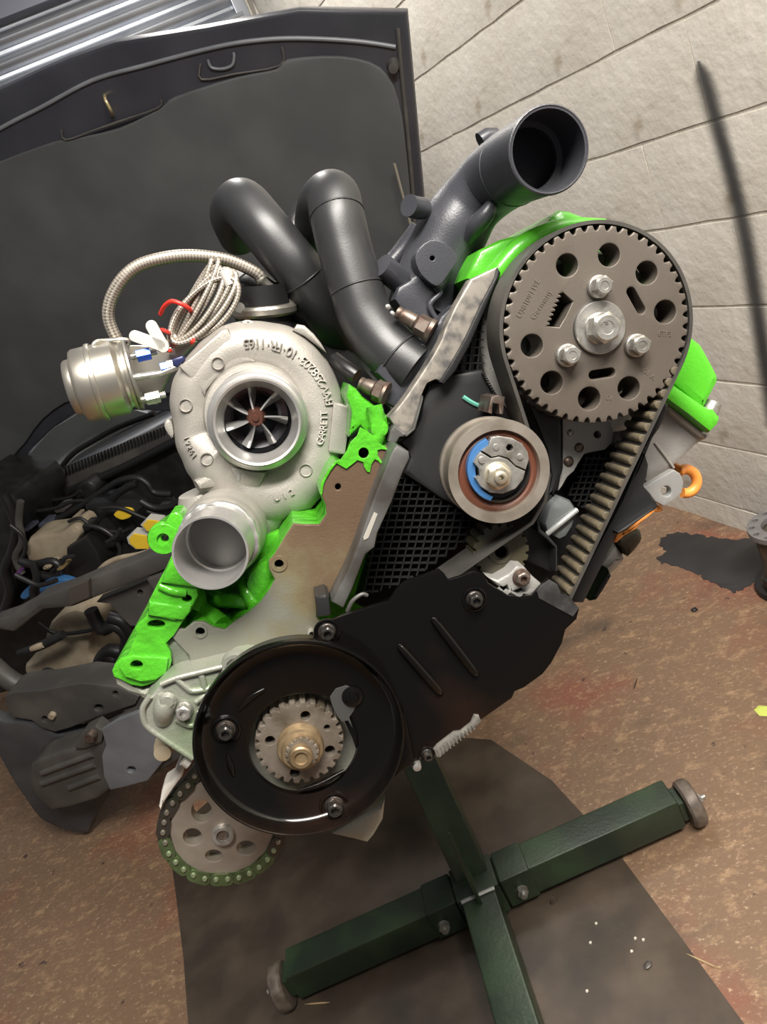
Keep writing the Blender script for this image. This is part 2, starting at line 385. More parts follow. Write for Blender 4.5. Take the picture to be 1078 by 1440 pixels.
def lattice(name, poly, sx, sy, wd, d0, d1, m, parent, skew=.08, F=E):
    """moulded grid of ribs filling the polygon: one joined part"""
    vs = []; fs = []
    sh = [(x + skew * (y - poly[0][1]), y) for x, y in poly]      # shear so that the second set leans
    un = lambda x, y: (x - skew * (y - poly[0][1]), y)
    def bar(a, b, nx, ny):
        q = []
        for d in (d0, d1):
            for (x, y) in ((a[0] - nx, a[1] - ny), (a[0] + nx, a[1] + ny), (b[0] + nx, b[1] + ny), (b[0] - nx, b[1] - ny)):
                xx, zz = F.xz(*un(x, y), d0); q.append(F.P(xx, zz, d))
        k = len(vs); vs.extend(q)
        for f in ((0, 1, 2, 3), (4, 7, 6, 5), (0, 4, 5, 1), (1, 5, 6, 2), (2, 6, 7, 3), (3, 7, 4, 0)): fs.append(tuple(k + i for i in f))
    y = min(p[1] for p in sh) + sy * .5
    while y < max(p[1] for p in sh):
        for a, b in scan(sh, True, y): bar((a, y), (b, y), 0, wd)
        y += sy
    x = min(p[0] for p in sh) + sx * .5
    while x < max(p[0] for p in sh):
        for a, b in scan(sh, False, x): bar((x, a), (x, b), wd, 0)
        x += sx
    o = mesh(name, vs, fs, m, parent, smooth=False); o['kind'] = 'stuff'; return o

# ------------------------------------------------------------------ the room: floor, painted block wall, back wall with roller shutter
def floor_material():
    m = bpy.data.materials.new('worn_painted_concrete'); m.use_nodes = True; nt = m.node_tree; b = nt.nodes['Principled BSDF']
    N = nt.nodes.new; L = nt.links.new; tc = N('ShaderNodeTexCoord')
    mp = N('ShaderNodeMapping'); mp.inputs['Rotation'].default_value = (0, 0, .5); mp.inputs['Scale'].default_value = (1, 1.5, 1); L(tc.outputs['Object'], mp.inputs[0])
    def noise(sc, det=8, src=None, rough=.6):
        n = N('ShaderNodeTexNoise'); n.inputs['Scale'].default_value = sc; n.inputs['Detail'].default_value = det; n.inputs['Roughness'].default_value = rough
        L(src or tc.outputs['Object'], n.inputs['Vector']); return n.outputs['Fac']
    def rng(s, lo, hi):
        r = N('ShaderNodeMapRange'); r.inputs['From Min'].default_value = lo; r.inputs['From Max'].default_value = hi; L(s, r.inputs['Value']); return r.outputs['Result']
    def mix(f, a, c):
        x = N('ShaderNodeMix'); x.data_type = 'RGBA'; L(f, x.inputs['Factor'])
        if isinstance(a, tuple): x.inputs['A'].default_value = (*a, 1)
        else: L(a, x.inputs['A'])
        x.inputs['B'].default_value = (*c, 1); return x.outputs['Result']
    c = mix(rng(noise(1.8), .50, .66), (0.19, 0.118, 0.072), (0.23, 0.075, 0.045))          # brown and oxide red coats
    c = mix(rng(noise(22, 10, mp.outputs[0], .75), .52, .70), c, (0.40, 0.26, 0.145))       # ochre where it is scuffed
    c = mix(rng(noise(75, 6, mp.outputs[0], .75), .56, .72), c, (0.54, 0.40, 0.26))         # pale flecks of bare concrete
    c = mix(rng(noise(3.1), .56, .70), c, (0.075, 0.055, 0.042))                           # oily dark patches
    c = mix(rng(noise(30, 4), .66, .72), c, (0.05, 0.03, 0.025))
    L(c, b.inputs['Base Color']); b.inputs['Roughness'].default_value = .5
    bp = N('ShaderNodeBump'); bp.inputs['Strength'].default_value = .35; bp.inputs['Distance'].default_value = .004
    L(noise(90, 5), bp.inputs['Height']); L(bp.outputs[0], b.inputs['Normal']); return m
fl = mesh('floor', [(-4, -2, 0), (3, -2, 0), (3, 6, 0), (-4, 6, 0)], [(0, 1, 2, 3)], floor_material(), smooth=False)
tag(fl, 'worn brown and red painted concrete garage floor', kind='structure')

WO = G(944, 712); WD = V((-.2395, .9706, 0)).normalized(); WNR = V((-WD.y, WD.x, 0))     # wall foot line, its direction and the side facing the room
if WNR.x > 0: WNR = -WNR
def on_plane(px, py, p0, n):
    r = ray(px, py); return C0 + r * ((V(p0) - C0).dot(n) / r.dot(n))
def wall_sz(px, py):
    p = on_plane(px, py, WO, WNR); return (p - WO).dot(WD), p.z
S_END = wall_sz(352, 10)[0]
paint = mat('cream_masonry_paint', (0.80, 0.755, 0.675), 0.62, 0, (0.73, 0.68, 0.59), 5, .4, .65, bump=.6, bscale=38, bdist=.004, col3=(.50, .43, .33), n3=7, lo3=.66, hi3=.78)
mort = mat('cream_painted_mortar', (0.72, 0.68, 0.60), 0.7, 0, (0.50, 0.46, 0.40), 12, .5, .7, bump=.6, bscale=60, bdist=.004)
wr = box('wall_right', WO + WD * -3.2 - WNR * .18 + V((0, 0, -.02)), WD * (S_END + 3.2 + .15), WNR * .1775, V((0, 0, 2.8)), mort, bev=0)
tag(wr, 'cream painted concrete block wall on the right', kind='structure')
CH, BL = .206, .44
def block_mesh(w, h, seed):
    rnd = random.Random(seed); bm = bmesh.new(); d = .012
    nx, nz = 6, 4; g = {}
    for i in range(nx + 1):
        for j in range(nz + 1):
            e = i in (0, nx) or j in (0, nz)
            x = w * i / nx; z = h * j / nz
            if e: x += rnd.uniform(-.0016, .0016); z += rnd.uniform(-.0016, .0016)
            g[i, j] = bm.verts.new((x, -d + (.0028 if e else rnd.uniform(-.0006, .0006)), z))
    for i in range(nx):
        for j in range(nz): bm.faces.new((g[i, j], g[i + 1, j], g[i + 1, j + 1], g[i, j + 1]))
    rim = [g[i, 0] for i in range(nx + 1)] + [g[nx, j] for j in range(1, nz + 1)] + [g[i, nz] for i in range(nx - 1, -1, -1)] + [g[0, j] for j in range(nz - 1, 0, -1)]
    bk = [bm.verts.new((v.co.x, 0, v.co.z)) for v in rim]
    for i in range(len(rim)): j = (i + 1) % len(rim); bm.faces.new((rim[i], bk[i], bk[j], rim[j]))
    bmesh.ops.recalc_face_normals(bm, faces=bm.faces)
    me = bpy.data.meshes.new('block'); bm.to_mesh(me); bm.free(); me.materials.append(paint)
    me.polygons.foreach_set('use_smooth', [True] * len(me.polygons)); me.set_sharp_from_angle(angle=math.radians(60)); return me
bvar = [block_mesh(BL - .003, CH - .0085, s) for s in range(5)]
bw = Matrix(((WD.x * -1, -WNR.x, 0, 0), (WD.y * -1, -WNR.y, 0, 0), (0, 0, 1, 0), (0, 0, 0, 1)))
for k in range(11):
    z = .694 - 3 * CH + (k - 1) * CH + .003 if k else -.12
    z0 = .694 + (k - 4) * CH + .003
    off = .114 if k % 2 else .334
    i = 0
    for n in range(-4, 5):
        s1 = off + n * BL
        if s1 > S_END + .02 or s1 < -1.55: continue
        if z0 < -.15: continue
        o = bpy.data.objects.new('block', bvar[(k * 3 + n) % 5]); M4 = bw.copy(); M4.translation = WO + WD * (s1 - .0035) - WNR * .009 + V((0, 0, z0))
        o.matrix_world = M4; link(o, wr); o.matrix_parent_inverse = Matrix()

# sprayed black streak on the wall: thin paint film with soft edges
def streak_material():
    m = bpy.data.materials.new('black_overspray'); m.use_nodes = True; nt = m.node_tree; b = nt.nodes['Principled BSDF']; N = nt.nodes.new; L = nt.links.new
    b.inputs['Base Color'].default_value = (.045, .044, .046, 1); b.inputs['Roughness'].default_value = .6
    uv = N('ShaderNodeUVMap'); sp = N('ShaderNodeSeparateXYZ'); L(uv.outputs[0], sp.inputs[0])
    a = N('ShaderNodeMath'); a.operation = 'PINGPONG'; a.inputs[1].default_value = .5; L(sp.outputs[0], a.inputs[0])
    r = N('ShaderNodeMapRange'); r.interpolation_type = 'SMOOTHSTEP'; r.inputs['From Min'].default_value = .02; r.inputs['From Max'].default_value = .5; L(a.outputs[0], r.inputs['Value'])
    mu = N('ShaderNodeMath'); mu.operation = 'MULTIPLY'; pw = N('ShaderNodeMath'); pw.operation = 'POWER'; L(r.outputs[0], pw.inputs[0]); pw.inputs[1].default_value = 1.2; L(pw.outputs[0], mu.inputs[0]); mu.inputs[1].default_value = .84
    L(mu.outputs[0], b.inputs['Alpha']); return m
def streak(pts, wpx):
    P = cr(pts, 6, False); vs = []; fs = []; uv = []
    for i, p in enumerate(P):
        q = P[min(i + 1, len(P) - 1)]; o = P[max(i - 1, 0)]; t = (V(q) - V(o)).normalized(); n = V((t.y, -t.x)); w = wpx * min(1, (i + 1) / 5)
        for j in range(5):
            f = j / 4; c = V(p) + n * (w * (f - .5) * 2)
            vs.append(on_plane(c.x, c.y, WO + WNR * .0045, WNR)); uv.append((f, i * .1))
    for i in range(len(P) - 1):
        for j in range(4): fs.append((i * 5 + j, i * 5 + j + 1, i * 5 + j + 6, i * 5 + j + 5))
    o = mesh('paint_streak', vs, fs, streak_material(), uv=uv)
    return o
tag(streak([(981, 86), (994, 125), (1012, 190), (1030, 255), (1047, 330), (1060, 410), (1074, 500), (1090, 600)], 21), 'soft-edged black sprayed paint streak running down the cream wall', 'paint mark')

# back wall and galvanised roller shutter
BO = WO + WD * S_END; BD = -WNR                      # runs away to the left from the corner
BN = -WD
bk = box('wall_back', BO + WNR * 4.2 + V((0, 0, -.02)) + WD * .02, -WNR * 4.35, WD * .15, V((0, 0, 2.9)), mort, bev=0)
tag(bk, 'pale painted back wall behind the roller shutter', kind='structure')
galv = mat('galvanised_steel', (0.42, 0.44, 0.48), 0.36, 0.75, (0.30, 0.32, 0.36), 3, .4, .65)
def back_pt(px, py, off=0): return on_plane(px, py, BO + BN * off, BN)
s_edge = (back_pt(328, 4) - BO).dot(WNR)
sh = thing('roller_shutter', BO + WNR * (s_edge + 1.2), 'ribbed galvanised roller shutter door behind the open bonnet', 'shutter')
SH0 = BO + WNR * (s_edge + 3.0) + BN * .05
prof = [(0, 0)] + [(.028 * math.sin(math.pi * i / 8), .062 * i / 8) for i in range(1, 9)] + [(.004, .066), (.004, .078), (0, .080)]
vs = []; fs = []
for i, x in enumerate((0, 3.0)):
    for o_, z in prof: vs.append(V((x, -o_, z)))
n = len(prof)
for i in range(n - 1): fs.append((i, i + 1, n + i + 1, n + i))
fs.append(tuple(range(n - 1, -1, -1))); fs.append(tuple(range(n, 2 * n)))
slat = mesh('slat', vs, fs, galv, None, ang=30); sme = slat.data; bpy.data.objects.remove(slat)
sm4 = Matrix(((-WNR.x, WD.x, 0, 0), (-WNR.y, WD.y, 0, 0), (0, 0, 1, 0), (0, 0, 0, 1)))
for k in range(33):
    o = bpy.data.objects.new('slat', sme); q = sm4.copy(); q.translation = SH0 + V((0, 0, .05 + k * .08)); o.matrix_world = q; link(o, sh)
box('guide_rail', BO + WNR * (s_edge + .03) + BN * .0 , WNR * -.06, BN * .075, V((0, 0, 2.75)), galv, sh, .004)
box('bottom_rail', BO + WNR * (s_edge + 3.0) + BN * .03, WNR * -3.0, BN * .04, V((0, 0, .05)), galv, sh, .003)
zh = back_pt(0, 27, .14).z
box('shutter_box', BO + WNR * (s_edge + 3.0) + BN * .005 + V((0, 0, zh)), WNR * -3.0, BN * .135, V((0, 0, .34)), mat('slate_blue_box', (.10, .108, .14), .45, .2), sh, .004)
conduit = tube('conduit_pipe', [back_pt(352, -20, .05), back_pt(360, 8, .05), back_pt(372, 45, .05)], .012, mat('pale_conduit', (.6, .55, .48), .5), None, 12, 3)
tag(conduit, 'pale conduit pipe clipped to the back wall beside the shutter', 'pipe')

# dark sheet under the stand
sheet_m = mat('oil_soaked_sheet', (0.050, 0.036, 0.025), 0.5, 0, (0.085, 0.063, 0.045), 9, .42, .68, bump=.25, bscale=60, col3=(.022, .019, .016), n3=4, lo3=.52, hi3=.68)
def flat(name, pts, z0, z1, m, sm=0):
    P = [G(x, y, z1) for x, y in (cr(pts, sm) if sm else pts)]; me = slab_mesh(name, [[(p.x, p.y) for p in P]], 0, z1 - z0, .0004)
    me.transform(Matrix(((1, 0, 0, 0), (0, 0, 1, 0), (0, -1, 0, z1), (0, 0, 0, 1)))); return finish(name, me, m)
tag(flat('floor_sheet', [(236, 1178), (300, 1120), (420, 1078), (560, 1030), (690, 1040), (775, 1097), (868, 1198), (960, 1322), (1090, 1500), (270, 1520), (258, 1350), (246, 1250)], .0004, .002, sheet_m), 'dark oil-soaked sheet lying on the floor under the engine stand', 'floor mat')
oil_m = mat('wet_oil', (0.020, 0.019, 0.021), 0.42, 0, (0.028, .027, .028), 8)
rj = random.Random(5)
def ragged(pts, n=4, a=3.0):
    out = []
    for i in range(len(pts)):
        p, q = V(pts[i]), V(pts[(i + 1) % len(pts)])
        for k in range(n):
            c = p.lerp(q, k / n); out.append((c.x + rj.uniform(-a, a), c.y + rj.uniform(-a * .7, a * .7)))
    return out
tag(flat('oil_stain', ragged(Q(B4, [(505, 1080), (560, 1062), (640, 1060), (720, 1078), (800, 1082), (900, 1090), (985, 1095), (1100, 1110), (1100, 1300), (980, 1290), (900, 1330), (860, 1345), (800, 1320), (750, 1295), (700, 1265), (640, 1235), (560, 1215), (500, 1200), (490, 1175), (540, 1150), (510, 1120)])), .0004, .0016, oil_m, 0), 'dark wet oil stain with ragged edge on the floor by the wall', 'stain')

# ------------------------------------------------------------------ engine stand
YS = 1.075; TW = .066
st = thing('engine_stand', (-.18, YS + TW / 2, 0), 'dark green painted steel engine stand with caster wheels', 'engine stand')
zt, zb = .088, .022
XL, XR = -.585, .225; XC = -.185
for x0, x1 in ((XL, XC - .043), (XC + .043, XR)):
    box('cross_leg', (x0, YS, zb), (x1 - x0, 0, 0), (0, TW, 0), (0, 0, zt - zb), stand_m, st, .004)
box('centre_sleeve', (XC - .043, YS - .006, zb - .004), (.086, 0, 0), (0, TW + .012, 0), (0, 0, zt - zb + .008), stand_m, st, .003)
for x0 in (XC - .105, XC + .046):
    box('joint_collar', (x0, YS - .003, zb - .002), (.06, 0, 0), (0, TW + .006, 0), (0, 0, zt - zb + .005), stand_m, st, .003)
box('front_leg', (XC - .034, YS - .62, zb + .002), (.068, 0, 0), (0, .618, 0), (0, 0, zt - zb), stand_m, st, .004)
box('bare_edge_strip', (XC - .034, YS - .014, zt + .002), (.068, 0, 0), (0, .008, 0), (0, 0, .004), stand_e, st, .001)
def lean(px, py, x): r = ray(px, py); return C0 + r * (x / r.x)
pb = V((XC, YS + .028, zt - .01)); pt = lean(595, 1085, XC); pd = (pt - pb).normalized(); ptop = pb + pd * ((.90 - pb.z) / pd.z)
box('post', pb - V((.033, .0, 0)), (.066, 0, 0), (0, .066, 0), ptop - pb, stand_m, st, .004)
gm = slab_mesh('gusset', [[(0, 0), (.058, 0), (.058, .004), (.006, .13), (0, .13)]], 0, .007, .0008)
gm.transform(Matrix(((0, 1, 0, XC - .0035), (-1, 0, 0, pb.y + .002), (0, 0, 1, zt + .002), (0, 0, 0, 1)))); finish('gusset', gm, stand_m, st)
for x in (XC - .085, XC + .077):
    lathe('clamp_bolt', [(.011, 0), (.011, -.003), (.0095, -.0032, 'h'), (.0095, -.013, 'h'), (.006, -.0135), (.006, -.02), (0, -.0205)], (x, YS, .052), (0, 1, 0), zinc, st, 24)
for x, s in ((XL, -1), (XR, 1)):
    w = lathe('caster_wheel', [(.012, 0), (.040, .001), (.0445, .005), (.046, .014), (.0445, .024), (.040, .028), (.014, .029), (.012, .026), (0, .026)], (x + s * .012, YS + .026, .046), (s, 0, 0), wheel_m, st, 40)
    lathe('axle_bolt', [(.009, 0), (.009, .004, 'h'), (.008, .012, 'h'), (.005, .013), (.005, .02), (0, .021)], (x + s * .037, YS + .026, .046), (s, 0, 0), zinc, st, 24)
    box('end_plate', (x + (0 if s > 0 else -.012), YS + .006, .03), (.012, 0, 0), (0, .045, 0), (0, 0, .045), stand_m, st, .002)
wf = lathe('caster_wheel', [(.012, 0), (.040, .001), (.0445, .005), (.046, .014), (.0445, .024), (.040, .028), (.014, .029), (0, .026)], (XC - .015, YS - .66, .046), (1, 0, 0), wheel_m, st, 40)
box('front_fork', (XC - .022, YS - .68, .06), (.044, 0, 0), (0, .07, 0), (0, 0, .03), stand_m, st, .003)
# head tube and mounting plate that carry the engine from behind
hc = E.w(500, 880, .96)
tube('head_tube', [hc - E.ax * .03, ptop + V((0, .03, -.03))], .032, stand_m, st, 20, 0)
lathe('mount_plate', [(0, 0), (.07, 0), (.07, .012), (0, .012)], hc - E.ax * .04, E.ax, stand_m, st, 32)
for q in ((430, 800), (560, 800), (440, 960), (570, 950)):
    b_ = E.w(*q, .90); tube('mount_arm', [hc - E.ax * .03 + (b_ - hc) * .45, b_], .012, stand_m, st, 12, 0)

# cast part standing on the floor by the wall, cut by the frame
gp = G(1108, 832); gp.z = 0
gb = thing('gearbox_casing', gp, 'oily grey gearbox casing standing in the oil stain by the wall', 'gearbox')
gx = gp + V((.035, .02, 0))
lathe('casing_body', [(0, .0), (.075, 0), (.078, .02), (.07, .03), (.062, .08), (.066, .13), (.060, .165), (0, .165)], gx, (0, 0, 1), mat('oily_grey_casting', (.14, .125, .10), .4, .5, (.06, .05, .04), 25, .4, .65, bump=.4, bscale=120), gb, 40)
lathe('base_flange', [(0, 0), (.095, 0), (.097, .006), (.094, .016), (0, .016)], gx, (0, 0, 1), plast, gb, 40)
fm = mat('bell_flange_grey', (.26, .25, .25), .45, .5)
fl_l = [circ((0, 0), .078, 40)] + [circ((.066 * math.cos(a), .066 * math.sin(a)), .007, 10) for a in [i * math.pi / 6 for i in range(12)]] + [circ((0, 0), .045, 32)]
me = slab_mesh('bell_flange', fl_l, 0, .016, .002); me.transform(Matrix(((1, 0, 0, gx.x), (0, 0, 1, gx.y), (0, -1, 0, .182), (0, 0, 0, 1)))); finish('bell_flange', me, fm, gb)
box('casing_rib', gx + V((-.082, -.03, .005)), (.012, 0, 0), (0, .03, 0), (0, 0, .05), plast, gb, .003)

# bits lying about on the floor
def chip(name, px, py, sx, sy, sz, m, label, cat, group=None, rot=.4, base=.002):
    p = G(px, py, base); c, s_ = math.cos(rot), math.sin(rot); vs = []
    r_ = random.Random(int(px * 7 + py)); n = 6
    for z, k in ((0, 1.0), (sz * .6, .95), (sz, .6)):
        for i in range(n):
            a = 2 * math.pi * i / n; x = sx * math.cos(a) * k * r_.uniform(.8, 1.1); y = sy * math.sin(a) * k * r_.uniform(.8, 1.1)
            vs.append((p.x + x * c - y * s_, p.y + x * s_ + y * c, base + z))
    fs = [tuple(range(n - 1, -1, -1)), tuple(range(2 * n, 3 * n))]
    for l in (0, 1):
        for i in range(n): j = (i + 1) % n; fs.append((l * n + i, l * n + j, l * n + n + j, l * n + n + i))
    o = mesh(name, vs, fs, m, None, 50); tag(o, label, cat, group); return o
pale = mat('pale_chip', (.62, .58, .50), .6); woody = mat('straw', (.42, .30, .16), .7)
for q in ((830, 1326), (825, 1394), (893, 1320), (838, 1299), (904, 1322), (888, 1338)):
    chip('concrete_chip', *q, .0032, .0024, .003, pale, 'tiny pale chip lying on the dark floor sheet', 'debris', 'pale chips on the floor sheet')
chip('steel_nut', 779, 1268, .008, .006, .009, rusty, 'small rusty nut lying beside the stand leg bolt', 'nut')
chip('washer_scrap', 911, 1358, .010, .007, .004, mat('dull_scrap', (.10, .09, .08), .4, .4), 'dull metal scrap lying on the dark sheet at lower right', 'scrap')
chip('straw_stem', 447, 1411, .030, .0016, .002, woody, 'thin straw stem lying beside the left caster wheel', 'straw', rot=-.35)
chip('straw_stem', 988, 1352, .034, .0018, .002, woody, 'thin straw stem lying along the right edge of the dark sheet', 'straw', rot=-.9, base=.0005)
chip('paper_scrap', 1074, 1000, .016, .022, .001, mat('lime_paper', (.55, .62, .12), .6), 'lime green paper scrap on the floor at the right', 'paper', base=.0005)
chip('twig', 893, 962, .020, .0018, .002, mat('dark_twig', (.05, .03, .02), .7), 'small dark twig lying on the worn floor', 'twig', rot=.9, base=.0005)
chip('rubber_crumb', 976, 858, .010, .008, .006, plast, 'black rubber crumb lying below the oil stain', 'debris', base=.0005)

# ------------------------------------------------------------------ the car behind, nose stripped, bonnet open
car = thing('car', K.w(-150, 1000, 2.2) * 1.0, 'black car with bonnet raised and front end stripped, behind the engine', 'car')
ck = lambda n, pts, d0, d1, m, **k: pslab(n, pts, d0, d1, m, car, F=K, **k)
# bonnet, hinged at the scuttle, leaning towards its nose edge
lean_a = math.radians(72); hw = -K.ax * math.cos(lean_a) + V((0, 0, 1)) * math.sin(lean_a)
hn = K.ex.cross(hw); hn = hn if hn.dot(K.ax) > 0 else -hn
HB = Frame(K.w(106, 582, 2.36), hn)
bon = pslab('bonnet', [(-50, 145), (0, 124), (60, 96), (95, 81), (160, 58), (290, 37), (420, 12), (573, 15), (580, 90), (588, 180), (597, 280), (604, 420), (606, 560), (420, 575), (240, 580), (180, 578), (106, 582), (72, 606), (45, 632), (28, 655), (16, 680), (-10, 706), (-50, 725)], 0, .035, car_b, car, F=HB, bev=.012)
pslab('liner', [(-60, 262), (-10, 232), (60, 205), (90, 197), (165, 182), (228, 150), (245, 137), (330, 110), (388, 98), (405, 84), (480, 80), (535, 96), (560, 140), (572, 220), (580, 330), (584, 520), (400, 545), (200, 555), (110, 560), (60, 590), (20, 640), (-60, 690)], -.012, 0, liner, bon, F=HB, bev=.008, sm=3)
tube('edge_ridge', [HB.w(x, y, -.002) for x, y in [(-40, 210), (0, 181), (60, 150), (130, 113), (200, 93), (300, 67), (360, 57), (420, 54), (500, 58), (556, 66)]], .0055, steelgrey, bon, 10, 5)
tube('side_ridge', [HB.w(x, y, -.002) for x, y in [(559, 40), (566, 120), (574, 200), (582, 300), (586, 420)]], .006, car_m, bon, 8, 4)
tube('latch_striker', [HB.w(x, y, d) for x, y, d in [(147, 134, -.002), (148, 140, -.03), (152, 148, -.035), (156, 156, -.03), (158, 162, -.002)]], .0045, mat('yellow_zinc', (.62, .52, .30), .35, .7), bon, 8, 4)
tube('recess_edge', [HB.w(x, y, -.004) for x, y in [(292, 84), (297, 95), (312, 97), (326, 92), (329, 80), (328, 74)]], .004, steelgrey, bon, 8, 4)
tube('recess_edge', [HB.w(x, y, -.012) for x, y in [(86, 182), (92, 197), (130, 184), (170, 170), (222, 152), (226, 140)]], .003, car_m, bon, 8, 3)
tube('recess_edge', [HB.w(x, y, -.004) for x, y in [(282, 90), (283, 112), (330, 104), (394, 92), (396, 66)]], .003, car_m, bon, 8, 3)
lathe('bump_stop', [(0, -.03), (.012, -.028), (.014, -.01), (.018, 0), (0, 0)], HB.w(553, 92, 0), HB.ax, car_m, bon, 20)
tube('prop_rod', [HB.w(x, y, -.05) for x, y in [(554, 230), (566, 275), (583, 340)]], .004, mat('dull_rod', (.35, .33, .28), .4, .6), car, 8, 0)
# windscreen, scuttle and grille
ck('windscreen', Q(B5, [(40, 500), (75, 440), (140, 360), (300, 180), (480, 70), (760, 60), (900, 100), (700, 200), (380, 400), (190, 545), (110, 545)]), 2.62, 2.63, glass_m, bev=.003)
tube('wiper_arm', [K.w(*q, 2.56) for q in Q(B5, [(360, 400), (430, 320), (560, 240), (700, 165), (900, 90)])], .011, plast, car, 8, 4)
cow = ck('scuttle_panel', Q(B5, [(60, 580), (110, 545), (190, 550), (330, 460), (520, 370), (720, 270), (930, 180), (1080, 120), (1200, 120), (1200, 220), (1000, 260), (760, 390), (500, 500), (300, 590), (130, 640), (60, 640)]), 2.44, 2.5, car_m, bev=.012)
tube('scuttle_seal', [K.w(*q, 2.42) for q in Q(B5, [(100, 660), (300, 585), (500, 500), (760, 385), (1000, 262), (1160, 190)])], .016, plast, car, 8, 4)
fins = []
for i in range(34):
    t = i / 33; bx, by = 322 + t * 630, 478 - t * 262; hgt = 52 - 6 * t; wv = 8
    fins.append(Q(B5, [(bx, by), (bx + wv, by - 3), (bx + wv - 9, by - hgt - 3), (bx - 9, by - hgt)]))
for f in fins: pslab('grille_slot', f, 2.428, 2.440, car_bay, cow, F=K, bev=.001)
lathe('scuttle_clip', [(0, -.01), (.011, -.008), (.012, 0), (0, 0)], K.w(*Q(B5, [(320, 497)])[0], 2.435), K.ax, tank_m, cow, 12)
# bay walls
ck('firewall', [(-30, 700), (40, 690), (130, 660), (260, 605), (330, 560), (420, 560), (420, 1000), (300, 1040), (-30, 1050)], 2.46, 2.50, car_bay, bev=.004)
ck('inner_wing', Q(B5, [(-200, 500), (0, 560), (60, 560), (110, 620), (130, 700), (90, 900), (100, 1100), (60, 1260), (-200, 1300)]), 2.1, 2.4, car_bay, bev=.02)
tube('wing_harness', [K.w(*q, 2.02) for q in Q(B5, [(20, 560), (60, 640), (100, 760), (70, 900), (30, 1000), (60, 1120), (20, 1260)])], .018, plast, car, 10, 4)
tube('wing_harness', [K.w(*q, 2.0) for q in Q(B5, [(120, 600), (110, 720), (130, 830), (90, 930), (130, 1020)])], .012, car_m, car, 10, 4)
# bay contents
tube('coolant_hose', [K.w(*q, 2.2) for q in Q(B5, [(150, 790), (300, 720), (450, 640), (600, 540), (700, 480), (800, 465), (860, 500), (900, 550), (1000, 560)])], .011, plast2, car, 12, 5)
tube('coolant_hose', [K.w(*q, 2.25) for q in Q(B5, [(180, 770), (350, 690), (520, 600), (640, 520), (720, 500)])], .010, plast, car, 12, 5)
tube('heater_pipe', [K.w(*q, 2.15) for q in Q(B5, [(600, 640), (680, 560), (760, 510), (800, 500)])], .013, plast, car, 12, 4)
ck('header_tank', Q(B5, [(165, 820), (330, 790), (420, 745), (470, 790), (440, 850), (390, 940), (300, 945), (200, 960), (150, 930)]), 1.98, 2.10, tank_m, bev=.02, sm=3)
ck('air_box', Q(B5, [(380, 880), (500, 810), (570, 900), (600, 1000), (480, 1060), (390, 1040)]), 1.95, 2.1, plast2, bev=.012)
ck('engine_cover', Q(B5, [(480, 640), (600, 620), (760, 700), (820, 820), (760, 900), (640, 900), (560, 780)]), 2.1, 2.25, plast, bev=.02)
ck('strut_tower', Q(B5, [(430, 540), (500, 490), (560, 530), (540, 600), (460, 620)]), 2.35, 2.45, plast2, bev=.015, sm=3)
ck('harness_clip', Q(B5, [(660, 680), (700, 650), (760, 655), (765, 690), (720, 710), (690, 705)]), 2.05, 2.07, yellow, bev=.004, sm=2)
for px0, lab in ((Q(B5, [(735, 815), (770, 785), (860, 800), (890, 860), (880, 885), (790, 885), (745, 850)]), 1), (Q(B5, [(815, 740), (850, 705), (930, 715), (960, 760), (930, 790), (850, 780)]), 2)):
    o = ck('battery_connector', px0, 1.90, 1.94, white_p, bev=.005)
    c = [sum(p[i] for p in px0) / len(px0) for i in (0, 1)]
    pslab('yellow_label', [(c[0] + (p[0] - c[0]) * .80, c[1] + (p[1] - c[1]) * .86) for p in px0], 1.894, 1.901, yellow, o, F=K, bev=.001)
ck('washer_cap', Q(B5, [(225, 1110), (270, 1070), (350, 1055), (410, 1070), (420, 1085), (340, 1130), (250, 1155)]), 1.85, 1.88, bluep, bev=.006, sm=3)
ck('washer_cap', Q(B5, [(115, 1160), (135, 1125), (165, 1115), (170, 1155), (140, 1175)]), 1.85, 1.88, bluep, bev=.004, sm=2)
tube('wiring_loom', [K.w(*q, 1.88) for q in Q(B5, [(120, 950), (200, 970), (300, 950), (350, 985), (330, 1040), (230, 1030)])], .013, plast, car, 10, 4)
tube('wiring_loom', [K.w(*q, 1.86) for q in Q(B5, [(190, 960), (215, 1050), (190, 1130), (220, 1200)])], .012, plast2, car, 10, 4)
tube('pale_hose', [K.w(*q, 1.80) for q in Q(B5, [(565, 1020), (620, 965), (700, 930), (800, 912), (880, 890)])], .008, tank_m, car, 10, 4)
tube('fan_cable', [K.w(*q, 1.95) for q in Q(B5, [(500, 740), (590, 760), (660, 810), (700, 880), (690, 920)])], .008, plast, car, 8, 4)
# front crossmembers
ck('slam_panel', Q(B5, [(-60, 1350), (-60, 1310), (60, 1270), (150, 1220), (220, 1165), (390, 1110), (520, 1055), (760, 965), (980, 880), (1100, 840), (1100, 985), (960, 1010), (760, 1090), (580, 1160), (420, 1225), (250, 1240), (180, 1290), (80, 1370)]), 1.47, 1.53, car_m, bev=.014)
ck('slam_bracket', Q(B5, [(395, 1110), (515, 1062), (520, 1165), (400, 1215)]), 1.455, 1.47, mat('brownish_panel', (.055, .046, .038), .5), bev=.004)
ck('radiator_panel', Q(B5, [(560, 1190), (760, 1110), (920, 1040), (1100, 1000), (1100, 1260), (900, 1330), (760, 1330), (690, 1260), (640, 1200)]), 1.51, 1.55, car_m, bev=.008, holes=[circ(Q(B5, [(815, 1135)])[0], 4.0, 14)])
ck('lower_tank', Q(B6, [(110, 330), (180, 300), (230, 130), (350, 60), (440, 120), (420, 250), (465, 330), (470, 400), (400, 450), (280, 460), (190, 420), (130, 390)]), 1.63, 1.95, tank_m, bev=.03, sm=3)
